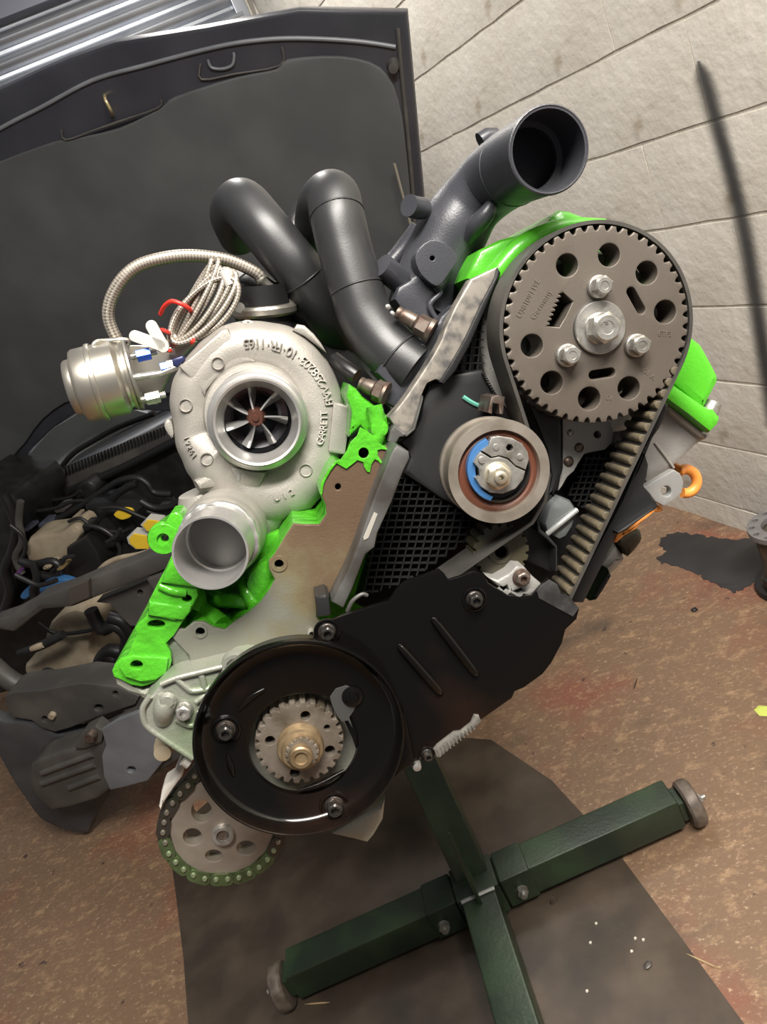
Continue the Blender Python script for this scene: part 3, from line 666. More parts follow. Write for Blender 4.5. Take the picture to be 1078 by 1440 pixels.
tube('sensor_rod', [K.w(*q, 1.55) for q in Q(B6, [(90, 265), (180, 235), (300, 175)])], [.010, .013, .012], plast2, car, 10, 3)
for pts in ([(430, 60), (480, 150), (540, 130), (600, 180), (590, 260), (520, 250), (470, 310), (520, 320)], [(520, 90), (590, 120), (620, 200), (560, 300), (500, 260)], [(180, 120), (260, 170), (380, 165), (520, 130), (640, 90)]):
    tube('radiator_hose', [K.w(*q, 1.59) for q in Q(B6, pts)], .019 if len(pts) != 5 or pts[0][0] > 300 else .006, plast, car, 12, 4)
tube('leg_tube', [K.w(*q, 1.49) for q in Q(B6, [(-60, 300), (60, 400), (190, 450)])], .028, car_m, car, 14, 3)
ck('front_subframe', Q(B6, [(20, 470), (60, 450), (200, 440), (380, 405), (560, 425), (660, 470), (640, 510), (460, 570), (330, 620), (260, 640), (200, 620), (150, 585), (60, 570), (30, 530)]), 1.4, 1.49, car_m, bev=.012, holes=[circ(Q(B6, [(210, 578)])[0], 4, 12), circ(Q(B6, [(466, 525)])[0], 6.5, 14, 4.5), circ(Q(B6, [(545, 458)])[0], 3.5, 12)])
lathe('subframe_bolt', [(0, -.012), (.009, -.012), (.010, 0), (0, 0)], K.w(*Q(B6, [(252, 553)])[0], 1.4), K.ax, tank_m, car, 12)
ck('wing_liner', Q(B6, [(-80, 560), (20, 590), (150, 590), (260, 650), (380, 640), (500, 700), (520, 900), (440, 1060), (405, 1122), (280, 1098), (185, 1050), (110, 950), (50, 860), (0, 770), (-80, 640)]), 1.41, 1.45, mat('dark_liner', (.040, .041, .044), .5, 0, (.06, .06, .062), 10), bev=.012, sm=3)
ck('bumper_beam', Q(B6, [(140, 800), (190, 770), (270, 740), (350, 720), (480, 660), (700, 560), (980, 480), (980, 700), (840, 780), (700, 870), (520, 915), (460, 960), (330, 1000), (240, 1015), (200, 980), (150, 930), (130, 870)]), 1.32, 1.4, car_m, bev=.014)
ck('beam_plate', Q(B6, [(480, 630), (560, 580), (680, 535), (800, 600), (830, 680), (780, 770), (700, 870), (590, 900), (520, 915), (490, 850), (480, 750), (500, 700)]), 1.305, 1.32, steelgrey, bev=.004, holes=[circ(Q(B6, [(621, 818)])[0], 6, 14, 4.5), circ(Q(B6, [(785, 750)])[0], 4.5, 12, 3)])
for a, b in (((200, 880), (450, 790)), ((200, 830), (440, 740)), ((330, 900), (470, 845))):
    tube('beam_rib', [K.w(*q, 1.32) for q in Q(B6, [a, b])], .009, car_m, car, 10, 0)
ck('beam_mount', Q(B6, [(350, 690), (390, 640), (450, 610), (490, 640), (480, 690), (400, 720), (350, 720)]), 1.31, 1.35, car_m, bev=.006)
lathe('mount_bolt', [(0, -.02), (.013, -.02), (.014, 0), (0, 0)], K.w(*Q(B6, [(440, 643)])[0], 1.31), K.ax, rusty, car, 14)
lathe('front_tyre', [(.17, 0), (.25, -.02), (.30, .0), (.31, .05), (.31, .16), (.30, .21), (.25, .23), (.17, .21), (.12, .2), (0, .2)], V((G(170, 1128).x, G(170, 1128).y, .31)) + K.ax * .62 - K.ex * .12, K.ex, plast, car, 48)

# thin wiring and small connectors in the bay
for pts, d, r in (([(140, 620), (260, 600), (400, 580), (470, 540)], 2.3, .006), ([(200, 660), (330, 640), (430, 600), (560, 600)], 2.2, .007), ([(400, 720), (470, 700), (560, 760), (700, 780), (760, 760)], 2.0, .006), ([(600, 640), (700, 640), (820, 690), (900, 720)], 2.05, .007),
                  ([(620, 840), (680, 800), (700, 760)], 1.92, .006), ([(90, 1030), (150, 1060), (230, 1090), (330, 1060)], 1.80, .008), ([(300, 1010), (360, 960), (380, 930), (440, 920)], 1.88, .007), ([(820, 600), (900, 640), (1000, 630), (1040, 600)], 2.1, .012),
                  ([(60, 740), (130, 800), (150, 880), (110, 960)], 1.95, .007), ([(860, 660), (960, 690), (1010, 680)], 2.1, .009)):
    tube('bay_wire', [K.w(*q, d) for q in Q(B5, pts)], r, plast2, car, 8, 4)
for q, s_, d, mm in (((430, 700), 16, 2.1, tank_m), ((500, 760), 40, 2.0, plast), ((640, 860), 36, 2.0, plast2), ((950, 640), 40, 2.2, car_m), ((150, 770), 26, 2.12, mat('slate_plastic', (.06, .065, .09), .4)), ((250, 740), 34, 2.15, MATS['slate_plastic']), ((350, 650), 40, 2.3, car_m), ((270, 990), 26, 1.86, tank_m), ((345, 1000), 20, 1.86, mat('dull_brass', (.30, .22, .10), .4, .5)), ((90, 1030), 13, 1.84, mat('violet_clip', (.10, .03, .13), .4)), ((560, 660), 38, 2.2, plast2)):
    x, y = q; ck('connector_block', Q(B5, [(x - s_, y + s_ * .1), (x - s_ * .5, y - s_ * .45), (x + s_ * .7, y - s_ * .6), (x + s_, y - s_ * .1), (x + s_ * .6, y + s_ * .4), (x - s_ * .6, y + s_ * .6)]), d, d + .06, mm, bev=.006)
tube('sensor_tip', [K.w(*q, 1.54) for q in Q(B6, [(150, 245), (185, 232), (205, 225)])], [.008, .010, .008], tank_m, car, 10, 2)
lathe('tank_cap', [(0, -.03), (.03, -.028), (.033, 0), (.033, .02), (0, .02)], K.w(*Q(B6, [(225, 395)])[0], 1.57), K.ax, plast2, car, 20)

# the far half of the front end, beyond the engine
def kb(name, l0, l1, d0, d1, z0, z1, m, bev=.008, seg=0):
    return box(name, K.ex * l0 + K.ax * d0 + V((0, 0, z0)), K.ex * (l1 - l0), K.ax * (d1 - d0), (0, 0, z1 - z0), m, car, bev)
kb('wing_panel', -.57, -.53, 1.36, 2.50, .20, .78, car_b, .012)
kb('slam_panel_end', -1.16, -.57, 1.47, 1.53, .63, .70, car_m)
kb('beam_end', -1.12, -.60, 1.32, 1.40, .30, .42, car_m)
kb('subframe_end', -1.40, -.57, 1.41, 1.49, .33, .44, car_m)
kb('scuttle_end', -1.38, -.57, 2.44, 2.50, .69, .78, car_m)
kb('firewall_end', -1.32, -.57, 2.46, 2.50, .12, .70, car_bay)
kb('bay_tray', -1.9, -.57, 1.75, 2.46, .16, .20, car_bay)
lathe('front_tyre', [(0, -.01), (.16, -.01), (.17, 0), (.25, -.02), (.29, .0), (.305, .05), (.305, .15), (.29, .20), (.25, .22), (.17, .20), (.12, .19), (0, .19)], K.ex * -.80 + K.ax * 1.98 + V((0, 0, .305)), K.ex, plast, car, 48)

# ------------------------------------------------------------------ the engine: one thing, bolted together, hanging on the stand
eng = thing('engine', E.w(500, 1000, .7), 'four-cylinder diesel engine, green block and valve cover, hanging on the stand', 'engine')
es = lambda n, pts, d0, d1, m, par=None, **k: pslab(n, pts, d0, d1, m, par or eng, **k)
el = lambda n, prof, px, py, d, m, par=None, **k: lathe(n, prof, E.w(px, py, d), E.ax, m, par or eng, **k)
et = lambda nm, pts, rad, m, par=None, **k: tube(nm, [E.w(*p) for p in pts], rad, m, par or eng, **k)
def p3(o, pts): return [(o[0] + x * o[2], o[1] + y * o[2], d) for x, y, d in pts]

# ---- block: bare front face, painted casting behind it
face = Q(A4, [(440, 572), (330, 860), (250, 1078)]) + Q(A3, [(1078, 470), (1018, 640), (935, 750), (862, 765), (866, 880)]) + [(478, 905), (470, 960), (380, 975), (300, 965), (262, 948)] + \
    Q(B7, [(425, 1000), (415, 940), (330, 850), (350, 800)]) + Q(A3, [(150, 945), (200, 905), (255, 903), (310, 935), (370, 947), (420, 905), (500, 852), (560, 800), (615, 725), (640, 672), (610, 620), (606, 575), (640, 535), (690, 450), (740, 372), (800, 378), (880, 377), (920, 322), (915, 270), (888, 205), (920, 130)]) + \
    Q(A4, [(90, 705), (128, 660), (180, 690), (215, 640), (235, 560), (300, 535), (370, 570)])
hol = [circ(Q(A3, [(663, 588)])[0], 8, 18, 6), circ(Q(A3, [(237, 955)])[0], 7.5, 18, 5.5), circ(Q(A4, [(135, 788)])[0], 4.2, 14, 4.6), circ(Q(A4, [(274, 605)])[0], 7.2, 18, 7.6)]
bf = es('block_face', face, .530, .5335, face_m, holes=hol, bev=.0008)
c = (sum(p[0] for p in face) / len(face), sum(p[1] for p in face) / len(face))
def off_out(pts, r):                            # push an outline outwards by r pixels
    P = pts; out = []; a = sum(P[i][0] * P[(i + 1) % len(P)][1] - P[(i + 1) % len(P)][0] * P[i][1] for i in range(len(P))); sg = 1 if a > 0 else -1
    for i in range(len(P)):
        p, q, s = V(P[i - 1]), V(P[i]), V(P[(i + 1) % len(P)]); t = (s - p).normalized(); out.append((q.x + t.y * r * sg, q.y - t.x * r * sg))
    return out
fo = off_out(face, 1.6)
es('block_flange', fo, .5335, .60, green, bev=.002, holes=hol)
blk = es('block_casting', [(350, 800), (320, 720), (380, 670), (450, 640), (520, 590), (580, 600), (600, 700), (640, 850), (560, 980), (440, 1000), (300, 980), (215, 950), (200, 900), (240, 830)], .625, .93, green, bev=.008)
for cpx, r in (((663, 588), 13), ((237, 955), 11)):
    q = Q(A3, [cpx])[0]; rr = E.R(*q, .53, r * .9); ri = E.R(*q, .53, 6.5)
    lathe('bolt_boss', [(rr, .0), (rr * .97, -.0008), (ri, -.0008), (ri, .004)], E.w(*q, .530), E.ax, face_m, bf, 28)
for q, r in ((Q(A3, [(663, 588)])[0], 8), (Q(A3, [(237, 955)])[0], 7.5), (Q(A4, [(135, 788)])[0], 4.6), (Q(A4, [(274, 605)])[0], 7.6)):
    rr = E.R(*q, .55, r * 1.05); lathe('thread_bore', [(rr, -.012), (rr, .012), (0, .013), (0, .016), (rr * 1.1, .016), (rr * 1.1, -.012)], E.w(*q, .548), E.ax, car_bay, bf, 20)  # dark plug: the shade inside each hole is put into its colour
# painted lug with runs of paint over the bare face
es('painted_lug', Q(A4, [(150, 640), (185, 590), (205, 545), (240, 510), (255, 465), (300, 490), (350, 545), (400, 580), (440, 590), (450, 610), (420, 612), (400, 590), (372, 585), (350, 590), (352, 618), (372, 650), (400, 660), (412, 672), (400, 695), (380, 680), (352, 648), (335, 640), (318, 665), (308, 712), (290, 705), (276, 680), (272, 655), (240, 645), (212, 668), (180, 692), (128, 662), (98, 700), (60, 765), (50, 830), (38, 830), (42, 770), (85, 690), (120, 650)]), .5285, .5305, green, holes=[circ(Q(A4, [(274, 605)])[0], 7.2, 18, 7.6)], bev=.0006)
es('painted_bracket', Q(A4, [(175, 290), (195, 230), (235, 255), (270, 300), (330, 345), (400, 400), (415, 450), (395, 520), (440, 590), (330, 560), (258, 462), (215, 505), (195, 520), (205, 380)]), .545, .60, green, bev=.004)
et('painted_rib', p3(A4, [(330, 350, .542), (345, 420, .541), (350, 500, .541), (330, 545, .541)]), .006, green, n=4, seg=12)
lathe('painted_stud', [(0, -.006), (.006, -.005), (.0075, 0), (.0075, .01), (0, .01)], E.w(*Q(A4, [(355, 470)])[0], .541), E.ax, green, eng, 16)
# side rail of the block with its ears and pockets
es('block_rail', Q(B7, [(25, 1020), (40, 985), (70, 955), (105, 940), (128, 880), (152, 830), (138, 805), (160, 775), (195, 745), (205, 715), (212, 665), (240, 610), (265, 560), (300, 495), (330, 430), (420, 540), (455, 600), (462, 640), (440, 680), (425, 720), (385, 770), (340, 840), (300, 880), (322, 920), (328, 970), (315, 1020), (290, 1060), (240, 1080), (200, 1095), (175, 1100), (120, 1090), (70, 1065), (35, 1050)]), .528, .60, green, bev=.004,
   holes=[circ(Q(B7, [(150, 990)])[0], 8.5, 18, 6, .3), circ(Q(B7, [(250, 785)])[0], 12, 18, 6, .2), circ(Q(B7, [(405, 655)])[0], 6.5, 16, 5)])
es('rail_foot', Q(B7, [(30, 1035), (70, 1062), (120, 1092), (180, 1110), (240, 1085), (235, 1150), (195, 1175), (160, 1150), (60, 1085)]), .531, .60, alu_g, bev=.004)
for a, b in (((218, 690), (350, 745)), ((268, 590), (400, 625))):
    et('casting_rib', p3(B7, [(*a, .5285), ((a[0] + b[0]) / 2, (a[1] + b[1]) / 2 + 8, .5275), (*b, .5285)]), .0030, green, n=4, seg=10)
for pp in ([(205, 740), (214, 672), (330, 690), (430, 690), (420, 725), (385, 765), (300, 755)], [(270, 575), (300, 500), (335, 440), (420, 545), (450, 600), (380, 590)], [(60, 1000), (80, 962), (130, 945), (250, 950), (310, 960), (300, 1030), (250, 1065), (170, 1075), (90, 1050)]):
    es('casting_step', Q(B7, pp), .5245, .532, green, bev=.002, holes=[circ(Q(B7, [(150, 990)])[0], 8.5, 18, 6)] if pp[0][0] == 60 else ())
es('block_ear', Q(B7, [(205, 350), (240, 300), (300, 260), (320, 225), (365, 220), (385, 250), (420, 300), (380, 380), (330, 390), (270, 400), (215, 380)]), .545, .575, green, bev=.005, sm=2, holes=[circ(Q(B7, [(293, 350)])[0], 5, 14)])
lathe('ear_boss', [(.0045, .006), (.0045, -.003), (.0105, -.003), (.0115, .0), (.0115, .006)], E.w(*Q(B7, [(288, 350)])[0], .546), E.ax, green, eng, 24)
# pocket of green ribs below the turbo outlet
es('pocket_wall', Q(A3, [(480, 700), (500, 640), (560, 590), (606, 575), (640, 672), (560, 800), (520, 830), (500, 780)]), .545, .60, green, bev=.004)
et('pocket_rib', p3(A3, [(290, 800, .575), (360, 790, .560), (440, 790, .552), (505, 800, .548)]), .0055, green, n=4, seg=10)
et('pocket_rib', p3(A3, [(475, 690, .56), (485, 740, .55), (510, 800, .546), (530, 830, .54)]), .005, green, n=4, seg=10)
et('pocket_rib', p3(A3, [(170, 760, .57), (240, 850, .560), (300, 890, .552), (350, 930, .545)]), .009, green, n=4, seg=12)
et('pocket_rib', p3(A3, [(200, 700, .58), (215, 780, .565), (190, 860, .555)]), .008, green, n=4, seg=12)
es('pocket_floor', [(235, 860), (280, 780), (400, 745), (395, 850), (350, 885), (300, 885), (262, 885)], .578, .61, green, bev=.004)
# pale area at the corner of the face
es('face_step', Q(B7, [(300, 880), (330, 850), (400, 900), (420, 945), (425, 1000), (390, 1035), (330, 1035), (325, 960)]), .5325, .56, mat('green_tinted_cast_iron', (.20, .22, .17), .5, .4, (.13, .15, .11), 40, bump=.4, bscale=400, bdist=.001), bev=.002)
# ---- cover rim strip beside the face
sp_ = es('cover_rim', Q(A4, [(425, 600), (452, 560), (520, 598), (526, 630), (490, 705), (432, 860), (350, 1040)]) + [(527, 770)] + Q(B1, [(200, 0), (150, 130), (115, 205), (70, 180), (130, 60)]) + Q(A4, [(250, 1078), (330, 840)]), .506, .545, strip_m, bev=.002)
es('paper_mark', Q(A4, [(330, 925), (350, 935), (300, 1065), (275, 1078), (272, 1060)]), .5054, .5064, mat('pale_mark', (.30, .285, .25), .6), sp_, bev=.0002)
es('rubber_wedge', Q(A3, [(858, 768), (915, 752), (935, 765), (945, 870), (872, 882)]), .505, .53, plast2, bev=.002)
et('seal_lip', p3(B1, [(130, 215, .499), (150, 175, .497), (185, 150, .497), (205, 155, .498)]), .0015, strip_m, n=4, seg=8)
# ---- rear timing cover, with moulded ribs
rc = es('rear_cover', [(500, 850), (505, 830), (530, 750), (560, 680), (572, 650), (556, 610), (585, 570), (600, 535), (640, 480), (665, 400), (720, 350), (900, 360), (960, 470), (935, 580), (890, 650), (850, 730), (800, 850), (720, 880), (600, 900)], .566, .58, plast, bev=.002)
es('cover_panel', Q(A4, [(470, 545), (540, 500), (580, 420), (600, 300), (625, 235), (700, 215), (740, 180), (920, 150), (945, 220), (1010, 300), (1078, 400), (1078, 900), (900, 940), (800, 900), (700, 858), (600, 790), (485, 715), (500, 690), (526, 630), (510, 590)]), .548, .566, plast2, rc, bev=.003)
lattice('rib_grid', Q(A4, [(470, 720), (600, 790), (700, 860), (860, 960), (900, 1000), (860, 1060), (700, 1180), (560, 1270), (440, 1330), (270, 1380), (300, 1150), (400, 900)]), 11.5, 10, .95, .553, .567, plast2, rc, .22)
lattice('rib_grid', Q(A4, [(760, -40), (780, -110), (850, -200), (930, -180), (925, 0), (930, 145), (745, 175)]), 11, 11, .9, .553, .567, plast2, rc, .1)
lattice('rib_grid', Q(B4, [(150, 690), (245, 680), (310, 630), (360, 660), (300, 800), (200, 960), (110, 930), (60, 870), (100, 800)]), 8.5, 8.5, .8, .553, .567, plast2, rc, .3)
et('chalk_line', p3(A4, [(812, 300, .5476), (850, 325, .5474), (890, 345, .5474), (945, 360, .5476)]), .0016, mat('green_chalk', (.10, .34, .26), .7), rc, n=4, seg=6)
for i in range(9):
    q = Q(A4, [(925 + i * 7, 175 + i * 13)])[0]; es('vent_tooth', circ(q, 2.6, 4, 1.8, .5), .544, .55, plast, rc, bev=.0003)
# ---- cylinder head and valve cover
vc_px = [(655, 392), (664, 372), (676, 350), (705, 336), (735, 328), (765, 317), (776, 302), (788, 294), (802, 295), (830, 306), (850, 314), (880, 330), (930, 370)] + Q(B4, [(650, 100), (715, 150), (760, 230), (795, 300), (796, 332), (760, 400), (738, 445), (720, 470), (575, 350), (560, 330)]) + [(850, 500), (760, 470), (690, 420)]
vc = es('valve_cover', vc_px, .553, .90, green_s, bev=.006)
es('cover_flange', Q(B4, [(575, 345), (735, 455), (770, 462), (803, 505), (790, 540), (752, 580), (640, 490), (533, 412)]), .545, .90, green_s, vc, bev=.004)
et('cover_lip', [(693, 392, .548), (703, 380, .547), (728, 352, .546), (760, 332, .546), (800, 318, .546), (850, 316, .546)], [.0075, .008, .008, .0075, .006, .004], green_s, vc, n=4, seg=12)
es('cover_lip_plate', [(688, 398), (700, 374), (722, 352), (752, 333), (790, 319), (828, 311), (852, 318), (815, 335), (770, 352), (735, 378), (718, 396), (706, 402)], .543, .556, green_s, vc, bev=.003)
lathe('cover_bolt', [(0, -.004), (.006, -.004), (.0065, 0), (.007, .004), (0, .004)], E.w(*Q(B4, [(755, 455)])[0], .56), V(E.ex) * -.8 - E.ez * .6, zinc, vc, 16)
head = es('cylinder_head', Q(B4, [(515, 425), (545, 425), (640, 500), (748, 588), (745, 608), (690, 640), (640, 690), (600, 725), (570, 755), (440, 835), (400, 700), (420, 560)]) + [(700, 640), (620, 560), (690, 400)], .562, .92, alu_h, bev=.006)
es('head_rim', Q(B4, [(530, 430), (555, 440), (755, 585), (735, 612), (700, 605), (555, 490)]), .556, .60, alu_h, head, bev=.004)
et('head_seam', p3(B4, [(480, 625, .5618), (530, 690, .5616), (572, 748, .5618)]), .0012, alu, head, n=0, seg=8)
es('lifting_bracket', Q(B4, [(428, 842), (575, 756), (605, 775), (622, 815), (612, 870), (575, 905), (525, 932), (485, 910)]), .548, .556, mat('zinc_plate', (.40, .40, .39), .42, .6, (.34, .34, .33), 30), bev=.0015, holes=[circ(Q(B4, [(537, 860)])[0], 7, 18, 7.2)])
orr = E.w(*Q(B4, [(622, 815)])[0], .585); pts = []
for i in range(13):
    a = math.radians(118 - i * 18.5); q = Q(B4, [(628 + 56 * math.cos(a), 812 - 58 * math.sin(a))])[0]; pts.append(E.w(*q, .585))
pts.insert(0, E.w(*Q(B4, [(560, 735)])[0], .60)); tube('lifting_eye', pts, .0042, orange, eng, 12, 3)
# ---- right-hand belt guard
guard = es('belt_guard', Q(B4, [(522, 428), (548, 440), (550, 470), (505, 560), (470, 610), (436, 672), (455, 735), (446, 790), (430, 835), (462, 870), (492, 915), (480, 940), (330, 1040), (300, 1062), (285, 1110), (240, 1200), (175, 1330), (140, 1400), (70, 1400), (90, 1345), (330, 900), (440, 640)]), .520, .556, plast, bev=.002)
es('guard_rim', Q(B4, [(490, 915), (498, 925), (470, 958), (345, 1048), (305, 1070), (300, 1058), (330, 1036), (478, 938)]), .512, .56, plast2, guard, bev=.0015)
es('orange_seam', Q(B4, [(498, 928), (520, 932), (525, 955), (505, 965), (480, 958), (415, 1018), (395, 1045), (340, 1075), (300, 1110), (282, 1108), (300, 1068), (345, 1050)]), .556, .575, orange, guard, bev=.002)
alt = es('alternator_housing', Q(B4, [(300, 1100), (360, 1190), (300, 1260), (250, 1300), (200, 1340), (150, 1395), (180, 1290), (230, 1200)]), .60, .72, alu_h, bev=.01)
es('alternator_bracket', Q(B4, [(240, 1010), (330, 1080), (300, 1180), (180, 1330), (60, 1330), (60, 1150)]), .62, .66, alu_h, bev=.006)
es('alternator_cap', Q(B4, [(310, 1095), (400, 1040), (425, 1070), (420, 1110), (360, 1180), (340, 1150)]), .595, .66, plast_br, alt, bev=.006, sm=2)
es('alternator_connector', Q(B4, [(265, 1240), (280, 1270), (240, 1340), (205, 1390), (175, 1395), (200, 1340)]), .585, .61, plast2, alt, bev=.004)
# ---- camshaft sprocket
el('cam_shield', [(0, 0), (.050, 0), (.052, .002), (.052, .012), (0, .012)], 832, 460, .536, strip_m, seg=40)
GC = E.xz(839.7, 458.8, .5); GR = .0640; NT = 50
def gear_loop(cx, cz, ro, depth, nt, ph=0.0, land=.56):
    o = []
    for i in range(nt):
        a = 2 * math.pi * (i + ph) / nt; st_ = 2 * math.pi / nt
        for k in range(4):
            t = a + st_ * land * (k / 3 - .5); o.append((cx + ro * math.cos(t), cz + ro * math.sin(t)))
        for k in range(1, 6):
            f = k / 6; t = a + st_ * (land / 2 + (1 - land) * f); r = ro - depth * math.sin(math.pi * f) ** .7
            o.append((cx + r * math.cos(t), cz + r * math.sin(t)))
    return o
gh = []
for q in ((385, 262), (597, 210), (787, 300), (880, 497), (207, 668), (307, 855), (497, 935), (697, 883)):
    c = E.xz(*Q(A5, [q])[0], .5); gh.append(circ(c, E.R(*Q(A5, [q])[0], .5, 15.7), 26))
for a, b in (((708, 395), (758, 485)), ((517, 817), (606, 803))):
    gh.append(capsule(E.xz(*Q(A5, [a])[0], .5), E.xz(*Q(A5, [b])[0], .5), E.R(840, 459, .5, 6.2)))
tz = [(350, 385), (412, 448), (375, 520), (345, 575), (275, 570)]
jag = []
for i in range(8):
    t = i / 8; x, y = 275 + 75 * t, 570 - 185 * t; jag += [(x, y), (x + 26, y - 8), (x + 22, y - 18)]
gh.append(pxs(Q(A5, [(352, 385), (412, 448), (378, 520), (345, 575)] + jag), .5))
cam_s = slab('cam_sprocket', [gear_loop(*GC, GR, .0035, NT, 0, .46)] + gh, .500, .526, gearm, eng, bev=.0011)
def gbolt(q, r, **k): x, y = Q(A5, [q])[0]; return bolt('sprocket_bolt', x, y, .4995, E.R(x, y, .5, r), zinc, cam_s, **k)
for q in ((540, 372), (728, 668), (382, 718)): gbolt(q, 16.5, ht=.0085, wt=.003, hexr=.84)
x, y = Q(A5, [(545, 578)])[0]; rw = E.R(x, y, .4985, 36.5)
el('hub_washer', [(0, 0), (rw, 0), (rw, -.0028), (rw * .97, -.0034), (rw * .62, -.0034), (0, -.0034)], x, y, .500, zinc, cam_s, seg=48)
hb = bolt('hub_bolt', x + 1, y + 1, .4968, rw * .60, zinc, cam_s, ht=.011, wt=.002, hexr=1.0)
el('hub_gap', [(rw, -.0004), (rw * 1.03, -.0002), (rw * 1.035, .001), (rw, .001)], x, y, .500, plast, cam_s, seg=48)
for s_, q, ang_, sz in (('U38109119E', (190, 430), 62, .0052), ('Germany', (255, 460), 58, .0058), ('ETF3', (880, 610), -4, .0048), ('V 108', (795, 805), 142, .0050), ('10', (600, 930), 170, .0050)):
    x, y = Q(A5, [q])[0]; a = math.radians(ang_); P = E.w(x, y, .4998); P2 = E.w(x + 10 * math.cos(a), y - 10 * math.sin(a), .4998); P3 = E.w(x - 10 * math.sin(a), y - 10 * math.cos(a), .4998)
    letter('stamped_lettering', s_, P, P2 - P, P3 - P, sz, .0002, mat('stamped_steel', (.24, .21, .17), .4, .7), cam_s)
for q in ((550, 545), (582, 541)):
    x, y = Q(A5, [q])[0]; letter('head_mark', '8', E.w(x + 1, y + 2, .4838), E.ex * .8 + E.ez * .1, E.ez, .0045, .0002, zinc, cam_s)
# ---- timing belt: band through the runs, with separate teeth on the visible inner face
BT = .0024
def arc_pts(c, r, a0, a1, n): return [(c[0] + r * math.cos(a0 + (a1 - a0) * i / n), c[1] + r * math.sin(a0 + (a1 - a0) * i / n)) for i in range(n + 1)]
rb = GR + BT * .5 + .0006
pr1 = E.xz(*Q(B4, [(85, 1352)])[0], .5); pr2 = E.xz(*Q(B4, [(510, 450)])[0], .5)
def tangent(p, c, r, side):                     # angle on the circle where the line from p touches it
    d = V(p) - V(c); return math.atan2(d.y, d.x) + side * math.acos(r / d.length)
a_r = tangent(pr1, GC, rb, 1)
if (V((GC[0] + rb * math.cos(a_r), GC[1] + rb * math.sin(a_r))) - V(pr2)).length > rb: a_r = tangent(pr1, GC, rb, -1)
pr2 = (GC[0] + rb * math.cos(a_r), GC[1] + rb * math.sin(a_r))
pl1 = E.xz(745, 612, .5); pl2 = E.xz(706, 520, .5)
a_l = tangent(pl1, GC, rb, 1)
if (V((GC[0] + rb * math.cos(a_l), GC[1] + rb * math.sin(a_l))) - V(pl2)).length > rb * .9: a_l = tangent(pl1, GC, rb, -1)
while a_l < a_r: a_l += 2 * math.pi
while a_l > a_r + 2 * math.pi: a_l -= 2 * math.pi
pr0 = V(pr1) + (V(pr1) - V(pr2)) * .12
path = [tuple(pr0), pr1] + arc_pts(GC, rb, a_r, a_l, 60) + [pl1] + [E.xz(x, y, .5) for x, y in [(762, 640), (772, 668), (766, 705), (748, 735), (716, 757), (680, 782), (620, 824), (590, 845)]]
def band(name, P, th, d0, d1, m, par):
    vs = []; fs = []
    for i, p in enumerate(P):
        t = (V(P[min(i + 1, len(P) - 1)]) - V(P[max(i - 1, 0)])).normalized(); n = V((-t.y, t.x)) * th / 2
        for q, d in ((V(p) + n, d0), (V(p) - n, d0), (V(p) - n, d1), (V(p) + n, d1)): vs.append(E.P(q.x, q.y, d))
    for i in range(len(P) - 1):
        for k in range(4): fs.append((i * 4 + k, i * 4 + (k + 1) % 4, i * 4 + 4 + (k + 1) % 4, i * 4 + 4 + k))
    fs += [(0, 1, 2, 3), tuple(len(vs) - 4 + k for k in (3, 2, 1, 0))]
    return mesh(name, vs, fs, m, par, 30)
belt = band('timing_belt', path, BT, .4995, .532, rubber, eng)
tl = slab_mesh('belt_tooth', [[(-.0005, -.0032), (.0016, -.0028), (.0032, -.0019), (.0039, 0), (.0032, .0019), (.0016, .0028), (-.0005, .0032)]], 0, .0318, .0004)
tdir = (V(pr1) - V(pr2)).normalized(); nin = V((tdir.y, -tdir.x))
if nin.dot(V(GC) - V(pr1)) < 0: nin = -nin
Lr = (V(pr1) - V(pr2)).length; nteeth = int(Lr / .00835)
tl.materials.append(tooth_m); tl.polygons.foreach_set('use_smooth', [True] * len(tl.polygons)); tl.set_sharp_from_angle(angle=math.radians(60))
for i in range(nteeth + 2):
    q = V(pr2) + tdir * (.004 + i * .00835) + nin * (BT * .5)
    xx = E.ex * nin.x + E.ez * nin.y; zz = E.ex * tdir.x + E.ez * tdir.y; o3 = E.P(q.x, q.y, .4998)
    o = bpy.data.objects.new('belt_tooth', tl); o.matrix_world = Matrix(((xx.x, E.ax.x, zz.x, o3.x), (xx.y, E.ax.y, zz.y, o3.y), (xx.z, E.ax.z, zz.z, o3.z), (0, 0, 0, 1)))
    link(o, belt)
# ---- belt tensioner
tx, ty, td = 702, 664, .489; r_ = E.R(tx, ty, td, 73)
tn = el('belt_tensioner', [(r_ * .80, .030), (r_ * .99, .030), (r_, .028), (r_, .024), (r_ * .955, .022), (r_ * .955, .010), (r_ * .985, .008), (r_, .003), (r_ * .985, 0), (r_ * .80, 0), (r_ * .785, .002), (r_ * .775, .006), (r_ * .775, .030)], tx, ty, td, ringm, seg=72, closed=True)
el('seal_ring', [(r_ * .775, .0045), (r_ * .70, .003), (r_ * .60, .0045), (r_ * .60, .012), (r_ * .775, .012)], tx, ty, td, brown, tn, seg=56, closed=True)
el('dark_ring', [(r_ * .61, .002), (r_ * .56, .0), (r_ * .52, .003), (0, .004), (0, .012), (r_ * .61, .012)], tx + 1, ty - 1, td, plast2, tn, seg=48)
blu = []
for i in range(13):
    a = math.radians(112 + i * 12); blu.append(Q(A6, [(425 + 168 * math.cos(a), 385 - 178 * math.sin(a))])[0])
for i in range(12, -1, -1):
    a = math.radians(112 + i * 12); blu.append(Q(A6, [(430 + 128 * math.cos(a), 388 - 150 * math.sin(a))])[0])
es('blue_ring', blu, .4875, .493, bluep, tn, bev=.0006)
